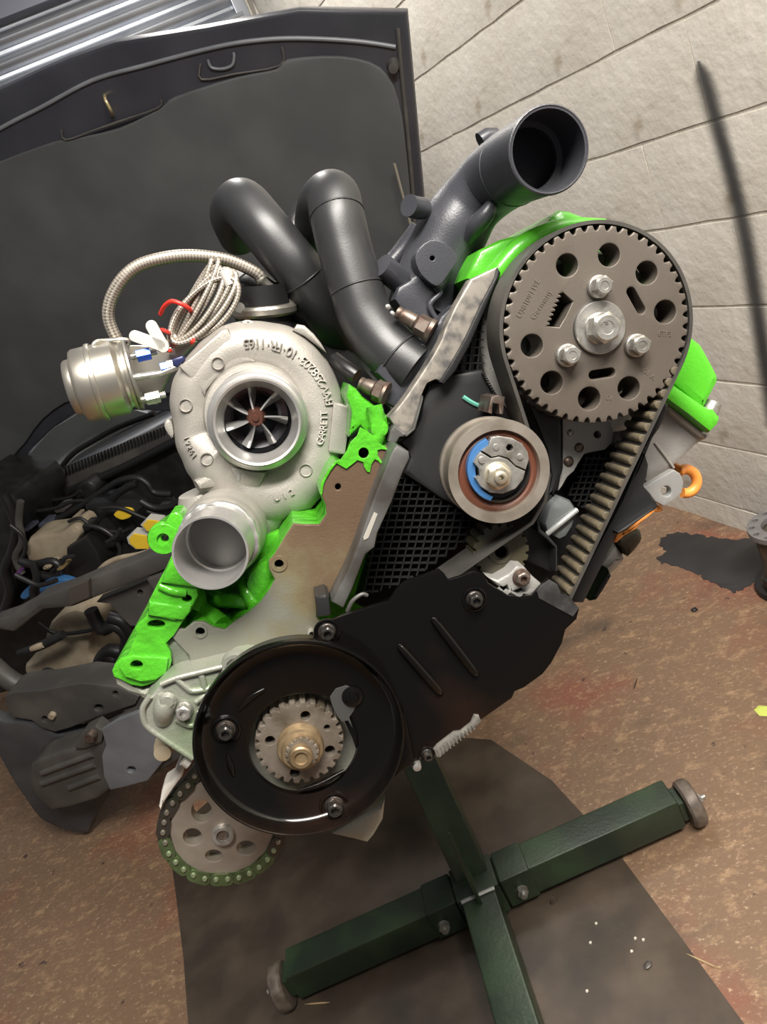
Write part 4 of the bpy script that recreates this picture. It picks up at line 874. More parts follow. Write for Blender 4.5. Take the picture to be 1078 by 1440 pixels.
es('tension_arm', Q(A6, [(338, 285), (375, 255), (385, 212), (430, 205), (500, 215), (555, 245), (585, 290), (592, 330), (575, 388), (520, 365), (480, 325), (430, 310), (390, 318)]), .484, .489, zinc, tn, bev=.0008, holes=[circ(Q(A6, [(487, 268)])[0], 5, 6, 5.2)])
es('eccentric_plate', Q(A6, [(330, 290), (385, 325), (430, 315), (475, 330), (520, 372), (572, 395), (560, 440), (520, 490), (450, 518), (380, 512), (330, 480), (298, 430), (325, 420), (318, 380), (292, 350), (310, 312)]), .4845, .489, zinc, tn, bev=.0008)
for q in ((412, 265), (542, 318), (335, 335)):
    lathe('rivet', [(0, -.0012), (.002, -.001), (.0026, 0), (.0026, .001), (0, .001)], E.w(*Q(A6, [q])[0], .4843), E.ax, zinc, tn, 14)
x, y = Q(A6, [(420, 420)])[0]
el('tensioner_nut', [(0, .002), (.0095, .002), (.0095, 0), (.0078, -.0006), (.0072, -.0008, 'h'), (.0072, -.0055, 'h'), (.0062, -.0065), (.0042, -.0065), (.0042, -.009), (.003, -.0098), (.0018, -.0098), (.0018, -.006), (0, -.006)], x, y, .4845, mat('brassy_nut', (.50, .46, .36), .35, .8), tn, seg=24)
es('locating_fork', Q(A4, [(945, 385), (965, 300), (1000, 290), (1040, 300), (1030, 395), (1010, 395), (1005, 340), (975, 335), (970, 395)]), .512, .54, rusty, tn, bev=.001)
# ---- bracket, plug and lower sprocket between the belt runs
br = es('pump_bracket', Q(A6, [(772, 95), (1000, 105), (1035, 135), (1050, 185), (1042, 240), (1005, 280), (940, 290), (892, 302), (860, 350), (835, 395), (800, 425), (775, 470), (750, 500), (760, 420), (775, 380)]), .538, .556, alu_h, bev=.002, holes=[circ(Q(A6, [(963, 197)])[0], 5, 16)])
for q, r in (((815, 187), 5), ((862, 268), 7), ((805, 342), 7.5)):
    rr = E.R(*Q(A6, [q])[0], .535, r); lathe('rivet_head', [(0, -rr * .7), (rr * .5, -rr * .6), (rr * .9, -rr * .25), (rr, 0), (rr, .002), (0, .002)], E.w(*Q(A6, [q])[0], .538), E.ax, rusty if r > 6 else zinc, br, 18)
es('cover_web', Q(A6, [(575, 0), (640, 20), (770, 100), (775, 380), (745, 500), (690, 560), (640, 600), (650, 700), (740, 790), (745, 900), (720, 950), (560, 880), (430, 700), (560, 640), (690, 540), (715, 420), (690, 280), (640, 150)]), .532, .566, plast, bev=.003)
es('web_lip', Q(A6, [(640, 655), (655, 710), (700, 750), (745, 800), (748, 935), (735, 940), (735, 810), (690, 765), (640, 725), (632, 660)]), .518, .54, plast2, bev=.001)
pl = es('faceted_plug', Q(A6, [(700, 590), (725, 558), (775, 540), (825, 558), (852, 595), (858, 640), (835, 700), (800, 755), (760, 775), (720, 755), (685, 725), (674, 680)]), .524, .55, mat('grey_resin', (.14, .15, .15), .25, .3), bev=.006)
et('plug_ridge', p3(A6, [(690, 735, .524), (770, 670, .5215), (850, 605, .524)]), .0022, mat('grey_resin_edge', (.3, .31, .3), .3, .3), pl, n=3, seg=8)
sc_ = E.xz(*Q(A6, [(436, 828)])[0], .515)
ls = slab('pump_sprocket', [gear_loop(*sc_, .0205, .0025, 18), circ(sc_, .0045, 18)], .513, .535, plast_br, eng, bev=.0008)
lathe('sprocket_hub', [(.006, -.001), (.009, -.001), (.010, .001), (.010, .004), (.006, .004)], E.w(*Q(A6, [(436, 828)])[0], .513), E.ax, plast_br, ls, 24, closed=True)
pf = es('pump_flange', Q(B1, [(660, 85), (700, 95), (745, 70), (770, 42), (800, 45), (830, 80), (865, 110), (850, 140), (820, 158), (780, 158), (740, 150), (700, 120)]), .498, .52, alu_h, bev=.002, holes=[Q(B1, [(715, 128), (735, 118), (742, 135), (730, 142)]), Q(B1, [(760, 140), (790, 128), (800, 140), (780, 150)])])
bolt('flange_bolt', *Q(B1, [(788, 85)])[0], .498, .0064, rusty, pf, ht=.005, sock=.35)
# ---- lower cover and its dished pulley guard
lc = es('lower_cover', Q(B1, [(75, 245), (180, 208), (288, 177), (318, 130), (345, 104), (410, 82), (478, 56), (498, 72), (515, 96), (560, 82), (615, 65), (645, 75), (665, 108), (700, 130), (740, 155), (790, 165), (832, 155), (860, 122), (890, 90), (930, 110), (945, 145), (965, 152), (1010, 205), (1000, 245), (958, 285), (945, 335), (905, 410), (870, 455), (800, 505), (765, 520), (755, 545), (690, 590), (640, 625), (560, 670), (500, 705), (455, 735), (395, 785), (335, 815), (290, 870), (200, 860), (150, 700), (60, 500), (20, 345)]), .4915, .4955, gloss, bev=.0012)
for a, b in (((330, 350), (480, 520)), ((458, 248), (615, 450))):
    vs = []; A_, B_ = Q(B1, [a, b]); et('pressed_rib', [(A_[0], A_[1], .4915), (A_[0] * .97 + B_[0] * .03, A_[1] * .97 + B_[1] * .03, .4905), ((A_[0] + B_[0]) / 2, (A_[1] + B_[1]) / 2, .4900), (A_[0] * .03 + B_[0] * .97, A_[1] * .03 + B_[1] * .97, .4905), (B_[0], B_[1], .4915)], [.001, .0028, .0034, .0028, .001], gloss, lc, n=4, seg=12)
es('scraped_corner', Q(B1, [(848, 140), (872, 112), (895, 95), (925, 112), (940, 148), (965, 156), (1006, 205), (985, 235), (900, 190), (855, 165)]), .4908, .4922, mat('scraped_black', (.05, .05, .05), .55, .1, (.015, .015, .015), 60, .4, .6), lc, bev=.0003)
for q, r in (((610, 167), 17.5), ((52, 290), 18.5), ((430, 752), 11)):
    x, y = Q(B1, [q])[0]; rr = E.R(x, y, .491, r)
    lathe('bolt_seat', [(rr, .0), (rr * .98, -.0014), (rr * .88, -.0018), (rr * .82, -.0008), (0, -.0006)], E.w(x, y, .4915), E.ax, gloss, lc, 32)
    bolt('cover_bolt', x, y, .4908, rr * .66, blk_bolt, lc, ht=.006, hexr=.85, sock=.42)
es('gasket_tail', Q(B1, [(458, 742), (470, 725), (535, 675), (560, 672), (600, 640), (612, 610), (630, 612), (640, 635), (610, 665), (560, 700), (480, 775), (465, 768)]), .4885, .506, mat('grey_gasket', (.12, .112, .096), .6, 0, (.085, .08, .07), 200), bev=.002)
for i in range(11):
    a = Q(B1, [(470 + i * 13, 738 - i * 9)])[0]; b = Q(B1, [(482 + i * 13, 765 - i * 10.2)])[0]; et('gasket_ridge', [(*a, .4884), (*b, .4884)], .0006, MATS['grey_gasket'], n=0, seg=6)
lathe('dowel_pin', [(0, -.006), (.003, -.005), (.0035, 0), (.0035, .006), (0, .006)], E.w(*Q(B1, [(390, 793)])[0], .493), E.ax, zinc, eng, 14)
dl = .4735; dx, dy = Q(A7, [(516, 457)])[0]; dr = E.R(dx, dy, dl, 144)
ex_h, ez_h = E.xz(*Q(A7, [(530, 472)])[0], .487); cx_, cz_ = E.xz(dx, dy, dl)
def dish():
    """dished steel guard: rolled lip, sloping wall and a floor pierced by an off-centre hole"""
    prof = [(dr * .965, .018, 0), (dr * .985, .008, 0), (dr, .003, 0), (dr * .992, .0005, 0), (dr * .975, 0, 0), (dr * .962, .0012, 0), (dr * .955, .004, 0), (dr * .93, .0095, 0), (dr * .88, .0125, 0), (dr * .80, .0135, .1), (.0395, .0135, 1), (.0375, .0142, 1), (.0370, .018, 1), (.0385, .020, 1), (dr * .8, .018, .1)]
    vs = []; fs = []; n = 96
    for r, d, k in prof:
        for i in range(n):
            t = 2 * math.pi * i / n; x0 = cx_ * (1 - k) + ex_h * k; z0 = cz_ * (1 - k) + ez_h * k
            vs.append(E.P(x0 + r * math.cos(t), z0 + r * math.sin(t), dl + d))
    m_ = len(prof)
    for a in range(m_):
        b = (a + 1) % m_
        for i in range(n): j = (i + 1) % n; fs.append((a * n + i, b * n + i, b * n + j, a * n + j))
    return mesh('pulley_guard', vs, fs, gloss, eng, 50)
pg = dish()
for q in ((203, 405), (658, 725)):
    x, y = Q(A7, [q])[0]; rr = E.R(x, y, .486, 20)
    lathe('bolt_seat', [(rr * 1.05, 0), (rr, -.0016), (rr * .9, -.0022), (rr * .8, -.0012), (0, -.001)], E.w(x, y, .487), E.ax, gloss, pg, 32)
    bolt('guard_bolt', x, y, .486, rr * .66, blk_bolt, pg, ht=.007, hexr=.82, sock=.4)
for pp in ([(255, 325), (300, 275), (365, 235)], [(208, 510), (222, 560), (235, 600)], [(505, 665), (600, 635), (700, 580)]):
    et('pressed_rib', [(*Q(A7, [q])[0], .4868) for q in pp], [.0012, .0024, .0012], gloss, pg, n=5, seg=10)
es('guard_tab', Q(A7, [(930, 380), (950, 330), (975, 420), (990, 500), (1000, 540), (985, 560), (940, 590), (900, 620), (925, 520), (935, 450)]), .484, .494, gloss, pg, bev=.002)
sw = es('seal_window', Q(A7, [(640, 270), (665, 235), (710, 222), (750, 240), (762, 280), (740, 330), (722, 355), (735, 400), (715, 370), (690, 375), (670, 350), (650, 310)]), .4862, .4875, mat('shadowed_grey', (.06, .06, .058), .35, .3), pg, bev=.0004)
lathe('window_bolt', [(0, -.004), (.0035, -.004), (.0045, -.002), (.007, -.001), (.0075, 0), (0, 0)], E.w(*Q(A7, [(735, 268)])[0], .4862), E.ax, gloss, pg, 20)
# ---- crankshaft nose
kx, ky = Q(A7, [(512, 463)])[0]; kc = E.xz(kx, ky, .4875); kr = E.R(kx, ky, .4875, 60)
kh = [circ(E.xz(*Q(A7, [q])[0], .4875), E.R(kx, ky, .4875, r), 18) for q, r in (((537, 350), 6.5), ((388, 455), 6.5), ((628, 400), 4), ((640, 497), 7), ((492, 590), 6.5))]
ks = slab('crank_sprocket', [gear_loop(*kc, kr, .0030, 26, .3, .5)] + kh, .4875, .512, crankm, eng, bev=.0009)
el('crank_nose', [(.0158, .002), (.0158, -.006), (.0150, -.0075), (.0132, -.008), (.0125, -.0095), (.0122, -.012), (.0080, -.0125), (.0080, -.0185), (.0070, -.0195), (.0045, -.0195), (.004, -.018), (0, -.018)], Q(A7, [(515, 470)])[0][0], Q(A7, [(515, 470)])[0][1], .4875, brass, ks, seg=40)
spl = gear_loop(*E.xz(*Q(A7, [(522, 498)])[0], .477), .0112, .0016, 16, 0, .5)
slab('nose_spline', spl, .4735, .479, crankm, ks, bev=.0004)
# ---- oil seal housing (cast aluminium) behind the guard
oh = es('seal_housing', Q(A8, [(222, 490), (235, 465), (262, 440), (320, 375), (400, 340), (520, 312), (660, 278), (700, 250), (760, 240), (900, 250), (1200, 330), (1370, 480), (1410, 760), (1290, 1020), (1100, 1100), (800, 1100), (560, 900), (485, 775), (400, 720), (250, 610), (222, 570)]), .505, .545, alu_g, bev=.003)
for pp in ([(262, 440), (225, 500), (228, 560), (255, 605), (350, 672), (485, 762)], [(320, 378), (400, 345), (520, 315), (655, 282)], [(400, 350), (440, 385), (480, 412), (540, 405), (600, 395)], [(528, 330), (540, 370), (545, 410)], [(500, 470), (545, 440), (590, 425)], [(400, 560), (440, 582), (480, 590), (520, 560)]):
    et('housing_rib', [(*Q(A8, [q])[0], .5045) for q in pp], .0022, alu_g, oh, n=4, seg=8)
tube('housing_boss', [E.w(*Q(A8, [q])[0], d) for q, d in (((350, 440), .506), ((335, 500), .504), ((330, 560), .509))], [.007, .0075, .0065], alu_g, oh, 16, 4)
lathe('boss_plug', [(0, -.003), (.004, -.003), (.006, 0), (0, .001)], E.w(*Q(A8, [(352, 462)])[0], .5005), E.ax, alu_g, oh, 18)
bolt('housing_bolt', *Q(A8, [(440, 510)])[0], .5045, E.R(*Q(A8, [(440, 510)])[0], .505, 12.5), zinc, oh, ht=.006, hexr=.9, sock=.36)
lathe('dowel_boss', [(.006, .004), (.006, -.004), (.0085, -.004), (.0095, 0), (.0095, .004)], E.w(*Q(A8, [(705, 275)])[0], .505), E.ax, alu_g, oh, 24, closed=True)
es('housing_foot', Q(A7, [(640, 850), (720, 800), (850, 720), (875, 700), (865, 795), (830, 855), (800, 890), (740, 875)]), .508, .545, alu_g, oh, bev=.004)
lathe('drain_stub', [(0, -.01), (.006, -.009), (.0075, 0), (.008, .02), (0, .02)], E.w(*Q(A8, [(335, 705)])[0], .53), E.ax, mat('brassy_alu', (.55, .46, .32), .4, .5), oh, 20)
tube('locating_pin', [E.w(*Q(A8, [q])[0], .51) for q in ((435, 770), (465, 790))], .0042, alu, oh, 12, 0)
es('face_dowel', circ(Q(A3, [(840, 975)])[0], 6.5, 20), .524, .532, alu_g, bev=.001, holes=[circ(Q(A3, [(843, 972)])[0], 3.6, 14)])
# ---- oil pump sprocket, chain and guide
ox, oy, od = 309.7, 1163, .552; orad = E.R(ox, oy, od, 73); oc = E.xz(ox, oy, od)
oh_ = []
for q, rx_, ry_ in (((408, 398), 14, 15.5), ((345, 575), 13, 11.5), ((492, 705), 11.5, 8), ((715, 650), 13, 9.5)):
    oh_.append(pxs(circ(Q(A9, [q])[0], rx_, 24, ry_), od))
osp = slab('oil_pump_sprocket', [circ(oc, orad, 64)] + oh_, od, od + .012, sprk, eng, bev=.0014)
slab('sprocket_teeth', [gear_loop(oc[0], oc[1], orad * 1.10, .004, 32, 0, .35), circ(oc, orad * .93, 48)], od + .004, od + .009, sprk, osp, bev=.0004)
x, y = Q(A9, [(556, 562)])[0]
el('sprocket_bolt', [(.0085, .007), (.0085, -.001), (.0078, -.002), (.0052, -.002), (.005, .0005), (0, .0005)], x, y, od - .003, zinc, osp, seg=32)
el('torx_socket', [(.0045, .0002), (.0035, -.0003, 'h'), (.0022, .0004), (0, .0004)], x, y, od - .003, rusty, osp, seg=24)
pins = Q(A9, [(360, 155), (315, 222), (260, 278), (208, 342), (168, 408), (150, 475), (142, 545), (158, 615), (183, 690), (230, 748), (285, 798), (352, 838), (430, 862), (508, 868), (588, 865), (665, 855), (738, 825), (805, 783), (862, 730), (905, 668), (935, 608)])
pins = Q(A9, [(455, 40), (405, 95)]) + pins + Q(A9, [(950, 540), (955, 470)])
ch = band('drive_chain', cr([E.xz(*p, od) for p in pins], 3, False), .0075, od + .001, od + .013, chain_m, eng)
for i, (p, q) in enumerate(zip(pins, pins[1:])):
    a, b = E.xz(*p, od - .001), E.xz(*q, od - .001); mx_ = chain_g if q[1] > 1195 else chain_m
    L_ = V(b) - V(a); n_ = V((-L_.y, L_.x)).normalized(); w0, w1 = .0052, .0036
    ol = capsule(a, b, w0, 8); d0 = od - (.002 if i % 2 else .0004)
    slab('chain_link', ol, d0, d0 + .0014, mx_, ch, bev=.0003)
for i, p in enumerate(pins):
    lathe('chain_pin', [(0, -.0014), (.0016, -.0012), (.0023, 0), (.0023, .002), (0, .002)], E.w(*p, od - .0024), E.ax, pin_m if p[1] < 1195 else mat('greenish_pin', (.30, .36, .22), .3, .7), ch, 12)
es('chain_guide', Q(A9, [(112, 370), (120, 330), (132, 260), (150, 220), (205, 185), (235, 110), (262, 60), (285, 70), (290, 110), (275, 160), (215, 240), (160, 320), (135, 360), (128, 395)]), .545, .565, mat('pale_guide', (.50, .47, .42), .5), bev=.002)

# ------------------------------------------------------------------ turbocharger (part of the engine)
TD = .598                                         # depth of the volute's centre plane
TC = E.xz(360, 581, TD)
outl = [(243, 595), (238, 560), (245, 528), (264, 500), (290, 474), (315, 457), (345, 451), (378, 453), (410, 460), (440, 482), (462, 510), (478, 545), (488, 590), (487, 630), (474, 668), (452, 700), (425, 725), (385, 738), (340, 735), (305, 712), (278, 690), (268, 672), (252, 640)]
OP = sorted((math.atan2(z - TC[1], x - TC[0]), math.hypot(x - TC[0], z - TC[1])) for x, z in pxs(outl, TD))
def o_rad(t):
    t = (t + math.pi) % (2 * math.pi) - math.pi
    P = [(OP[-1][0] - 2 * math.pi, OP[-1][1])] + OP + [(OP[0][0] + 2 * math.pi, OP[0][1])]
    for a, b in zip(P, P[1:]):
        if a[0] <= t <= b[0]: f = (t - a[0]) / (b[0] - a[0]); f = f * f * (3 - 2 * f); return a[1] * (1 - f) + b[1] * f
    return P[0][1]
zl = E.xz(250, 620, TD); T0 = math.atan2(zl[1] - TC[1], zl[0] - TC[0])
def sec_r(t):                                     # the passage widens clockwise from the tongue at the left
    k = ((T0 - t) % (2 * math.pi)) / (2 * math.pi)
    return .0165 + .0105 * k if k < .93 else .0165 + .0105 * (1 - (k - .93) / .07)
ri = E.R(360, 581, TD, 68)
def turb_prof(t):
    rs = sec_r(t); rc_ = o_rad(t) - rs; p = [(ri * .9, TD - .022), (ri, TD - .0215)]
    inn = rc_ - rs * .80
    p.append((max(inn, ri + .003), TD - rs * .62))
    for k in range(11):
        a = math.radians(132 - k * 27); p.append((rc_ + rs * math.cos(a), TD - rs * math.sin(a)))
    p += [(ri, TD + .016), (ri * .5, TD + .03), (.012, TD + .03)]
    return p
n = 120; vs = []; fs = []; m_ = len(turb_prof(0))
for i in range(n):
    t = 2 * math.pi * i / n
    for r, d in turb_prof(t): vs.append(E.P(TC[0] + r * math.cos(t), TC[1] + r * math.sin(t), d))
for i in range(n):
    j = (i + 1) % n
    for a in range(m_ - 1): fs.append((i * m_ + a, i * m_ + a + 1, j * m_ + a + 1, j * m_ + a))
turbo = mesh('turbocharger', vs, fs, alu, eng, 55)
tag(turbo, 'cast aluminium turbocharger compressor housing')
def surf(px, py, d0=TD - .02):                    # depth of the housing front under a pixel
    d = d0
    for _ in range(4):
        x, z = E.xz(px, py, d); x -= TC[0]; z -= TC[1]; r = math.hypot(x, z); P = turb_prof(math.atan2(z, x))[:10]
        for a, b in zip(P, P[1:]):
            if min(a[0], b[0]) <= r <= max(a[0], b[0]) and b[0] > a[0]: d = a[1] + (b[1] - a[1]) * (r - a[0]) / (b[0] - a[0]); break
    return d
# inlet: stepped collar, rolled lip and bore down to the wheel
ix, iy, idp = 361.5, 594, .556; ir = E.R(ix, iy, idp, 62)
el('inlet_collar', [(ir * 1.20, .026), (ir * 1.17, .014), (ir * 1.12, .0125), (ir * 1.10, .009), (ir * 1.04, .0075), (ir * 1.03, .002), (ir * .99, .0), (ir * .94, .0006), (ir * .90, .004), (ir * .85, .010), (ir * .80, .0125), (ir * .785, .016), (ir * .785, .034)], ix, iy, idp, mach, turbo, seg=80)
wx, wy, wdp = 359.5, 587, .569; wr_ = E.R(wx, wy, wdp, 46)
el('wheel_backing', [(wr_ * 1.1, .004), (wr_ * .99, .010), (wr_ * .7, .014), (wr_ * .3, .006), (.004, 0), (0, 0)], wx, wy, wdp, mat('dark_bore', (.05, .05, .055), .25, .9), turbo, seg=48)
hubc = E.w(wx, wy, wdp)
lathe('wheel_nut', [(0, -.0075), (.0022, -.0075), (.0024, -.006), (.0048, -.006, 'h'), (.0048, -.001, 'h'), (.006, 0), (.0075, .006), (0, .006)], hubc, E.ax, mat('copper_nut', (.17, .075, .055), .35, .8), turbo, 24)
bvm = mach
for k in range(7):                                # blades of the compressor wheel
    a0 = math.radians(82 + k * 360 / 7); vs = []; fs = []
    N_ = 8
    for i in range(N_ + 1):
        f = i / N_; r = .0052 + (wr_ * .985 - .0052) * f; sw_ = a0 - .10 * f
        for dd, da in ((0.0008 + .0015 * f, 0), (.004 + .001 * f, .07 + .02 * f), (.011 + .0 * f, .20 + .05 * f)):
            t = sw_ - da; th = .0006
            for s_ in (-1, 1):
                x = r * math.cos(t) - s_ * th * math.sin(t); z = r * math.sin(t) + s_ * th * math.cos(t)
                px_ = E.ex * x + E.ez * z; vs.append(hubc + px_ + E.ax * dd)
    for i in range(N_):
        o0, o1 = i * 6, i * 6 + 6
        for c_ in range(2):
            for s_ in range(2): fs.append((o0 + c_ * 2 + s_, o0 + c_ * 2 + 2 + s_, o1 + c_ * 2 + 2 + s_, o1 + c_ * 2 + s_))
        fs.append((o0, o0 + 1, o1 + 1, o1)); fs.append((o0 + 4, o0 + 5, o1 + 5, o1 + 4))
    mesh('wheel_blade', vs, fs, bvm, turbo, 60)
# raised flat sector, bosses, tag pad, webs
es('sector_pad', Q(A1, [(120, 330), (180, 280), (260, 210), (350, 130), (385, 120), (420, 190), (490, 260), (540, 305), (470, 315), (390, 350), (320, 400), (270, 460), (262, 492), (215, 430), (165, 380)]), TD - .0175, TD - .004, alu, turbo, bev=.0025)
for q, r in (((332, 312), 9.5), ((272, 830), 9.5), ((808, 890), 9.5), ((158, 540), 10)):
    x, y = Q(A1, [q])[0]; d = surf(x, y); rr = E.R(x, y, d, r); dd = -.0185 + TD - d if q == (332, 312) else 0
    lathe('cast_boss', [(rr, .004 + dd), (rr * .98, -.0008 + dd), (rr * .90, -.0014 + dd), (rr * .80, -.0008 + dd), (rr * .78, .0004 + dd), (0, .0004 + dd)], E.w(x, y, d), E.ax, alu, turbo, 28)
es('tag_pad', Q(A1, [(958, 520), (1052, 545), (1058, 560), (1022, 800), (1010, 806), (935, 795), (930, 780)]), TD - .023, TD + .012, alu, turbo, bev=.0015)
es('edge_lug', Q(A1, [(735, 135), (760, 98), (800, 105), (850, 150), (890, 200), (920, 255), (860, 210), (800, 165)]), TD - .012, TD + .015, alu, turbo, bev=.002)
es('edge_lug', Q(A1, [(40, 640), (55, 615), (80, 625), (95, 690), (80, 720), (45, 670)]), TD - .006, TD + .014, alu, turbo, bev=.003, sm=2)
es('edge_lug', Q(A1, [(180, 890), (210, 870), (260, 900), (250, 930), (200, 935)]), TD - .008, TD + .014, alu, turbo, bev=.003, sm=2)
es('edge_lug', Q(A1, [(450, 95), (480, 75), (520, 80), (545, 100), (500, 110)]), TD - .008, TD + .014, alu, turbo, bev=.003, sm=2)
es('triangle_web', Q(A1, [(735, 1065), (770, 960), (822, 1020)]), TD - .020, TD - .0, alu, turbo, bev=.001)
ow = es('outlet_web', Q(A1, [(300, 900), (340, 850), (380, 860), (520, 895), (600, 900), (560, 990), (500, 1000), (380, 980), (230, 1000), (200, 950)]), TD - .024, TD - .004, alu, turbo, bev=.004)
es('web_slot', Q(A1, [(436, 905), (456, 905), (452, 950), (434, 948)]), TD - .0246, TD - .0235, alu_h, turbo, bev=.0004)
# cast lettering round the scroll: tops of the letters point at the inlet
def arc_text(s, ctr, rpx, a0, a1, size):
    for i, ch_ in enumerate(s):
        if ch_ == ' ': continue
        a = math.radians(a0 + (a1 - a0) * (i / (len(s) - 1))); x, y = ctr[0] + rpx * math.cos(a), ctr[1] - rpx * math.sin(a); d = surf(x, y)
        P = E.w(x, y, d - .0004); up_ = E.w(ctr[0] + (rpx - 8) * math.cos(a), ctr[1] - (rpx - 8) * math.sin(a), surf(ctr[0] + (rpx - 8) * math.cos(a), ctr[1] - (rpx - 8) * math.sin(a))) - P
        a2 = a + .05; x2, y2 = ctr[0] + rpx * math.cos(a2), ctr[1] - rpx * math.sin(a2); rt_ = E.w(x2, y2, surf(x2, y2)) - P
        letter('cast_letter', ch_, P, rt_, up_, size, .0012, alu, turbo)
arc_text('BMW·258203·10·FR·1165', (359, 588), 106, 12, 97, .0098)
arc_text('GARRETT', (359, 588), 97, -20, 4, .0076)
arc_text('U12', (359, 588), 116, -75, -64, .0070)
arc_text('19261', (359, 588), 101, 196, 212, .0065)
# outlet: socket, weld-like ring and machined pipe turned towards the viewer
o0 = E.w(*Q(A3, [(291, 531)])[0], .496); o1 = E.w(*Q(A3, [(350, 440)])[0], .545); o2 = E.w(*Q(A3, [(395, 370)])[0], .590)
oax = (o1 - o0).normalized(); oR = E.R(*Q(A3, [(291, 531)])[0], .496, 54)
Lp = (o1 - o0).length
lathe('outlet_pipe', [(oR * .985, .0), (oR, .0015), (oR * 1.0, Lp * .7), (oR * 1.05, Lp * .74), (oR * 1.08, Lp * 1.0), (oR * .95, Lp * 1.28), (0, Lp * 1.3), (0, Lp * 1.25), (oR * .86, Lp * 1.2), (oR * .86, Lp * .80), (oR * .905, Lp * .77), (oR * .915, .0015), (oR * .93, 0)], o0, oax, mach, turbo, 72, closed=True)
lathe('bore_floor', [(oR * .86, 0), (0, 0), (0, .002), (oR * .86, .002)], o0 + oax * (Lp * .98), oax, mat('dull_bore', (.16, .155, .15), .45, .6), turbo, 48)
lathe('outlet_socket', [(oR * 1.08, -.012), (oR * 1.13, -.010), (oR * 1.17, -.002), (oR * 1.14, .002), (oR * 1.18, .006), (oR * 1.21, .014), (oR * 1.16, .048), (oR * .8, .056), (0, .056)], o1, oax, alu, turbo, 64)
def rough_ring(c_, ax_, r, rb, n=72):              # rough cast ring where the pipe meets the socket
    u = ax_.orthogonal().normalized(); w = ax_.cross(u); rr = random.Random(11); vs = []; fs = []; b = [rr.uniform(.35, 1.25) for _ in range(n)]
    for k in range(n):
        a = 2 * math.pi * k / n; o = u * math.cos(a) + w * math.sin(a); q = .5 * b[k] + .25 * b[k - 1] + .25 * b[(k + 1) % n]
        for j in range(8):
            t = 2 * math.pi * j / 8; vs.append(c_ + o * (r + rb * q * math.cos(t)) + ax_ * (rb * (1.2 + .4 * q) * math.sin(t)))
    for k in range(n):
        for j in range(8): fs.append((k * 8 + j, ((k + 1) % n) * 8 + j, ((k + 1) % n) * 8 + (j + 1) % 8, k * 8 + (j + 1) % 8))
    return mesh('rough_ring', vs, fs, mach, turbo, 80)
rough_ring(o1 - oax * .0115, oax, oR * 1.055, .0024)
tube('outlet_neck', [E.w(*Q(A3, [(390, 380)])[0], .592), E.w(*Q(A3, [(440, 330)])[0], .604), E.w(*Q(A3, [(600, 230)])[0], .606), E.w(*Q(A3, [(760, 120)])[0], .602)], [.033, .031, .028, .024], alu, turbo, 32, 5)
tube('outlet_shoulder', [E.w(*Q(A3, [(360, 400)])[0], .596), E.w(*Q(A3, [(290, 310)])[0], .606), E.w(*Q(A3, [(240, 190)])[0], .606)], [.034, .027, .018], alu, turbo, 32, 5)
# vacuum actuator with its strap, rod and nuts
a0_ = E.w(*Q(A2, [(62, 797)])[0], .606); a1_ = E.w(*Q(A2, [(440, 712)])[0], .612); aax = (a1_ - a0_).normalized(); u1 = (a1_ - a0_).length / 387
act = lathe('vacuum_actuator', [(0, 0)] + [(r * u1, s * u1) for r, s in ((120, 0), (145, 6), (155, 18), (158, 44), (172, 52), (196, 58), (205, 72), (207, 140), (210, 230), (208, 285), (190, 300), (180, 310), (178, 325), (196, 330), (198, 345), (190, 352), (120, 356), (0, 360))], a0_, aax, nickel, eng, 64, up=E.ax)
lathe('actuator_strap', [(r * u1, s * u1) for r, s in ((211, 145), (217, 148), (219, 160), (217, 172), (211, 175))], a0_, aax, nickel, act, 64, closed=True)
lathe('actuator_flange', [(r * u1, s * u1) for r, s in ((186, 352), (200, 354), (202, 366), (150, 372), (0, 374))], a0_, aax, zinc, act, 48)
es('actuator_bracket', Q(A2, [(385, 560), (460, 560), (600, 575), (720, 530), (760, 540), (640, 660), (600, 740), (560, 820), (540, 880), (440, 880), (420, 760)]), .625, .632, nickel, act, bev=.001)
tube('actuator_rod', [E.w(*Q(A2, [q])[0], .594) for q in ((425, 735), (560, 715), (680, 665))], .0028, zinc, act, 12, 0)
for q, mm in (((470, 612), bluez), ((600, 680), bluez), ((520, 845), zinc), ((635, 668), zinc)):
    p = E.w(*Q(A2, [q])[0], .596); lathe('actuator_nut', [(0, -.005), (.0042, -.005, 'h'), (.0042, .005, 'h'), (0, .005)], p, aax, mm, act, 24)
for q in ((460, 610), (510, 845)):
    p = E.w(*Q(A2, [q])[0], .603); tube('actuator_stud', [p - aax * .008, p + aax * .011], .0025, zinc, act, 10, 0)
es('rod_clevis', Q(A2, [(620, 635), (680, 615), (695, 640), (650, 680), (625, 670)]), .59, .60, mat('navy_clip', (.02, .025, .08), .35, .3), act, bev=.0015)
tube('strap_wire', [E.w(*Q(A2, [q])[0], d) for q, d in (((190, 590), .60), ((205, 548), .60), ((260, 538), .605), ((380, 532), .61), ((382, 560), .612))], .0018, zinc, act, 8, 4)
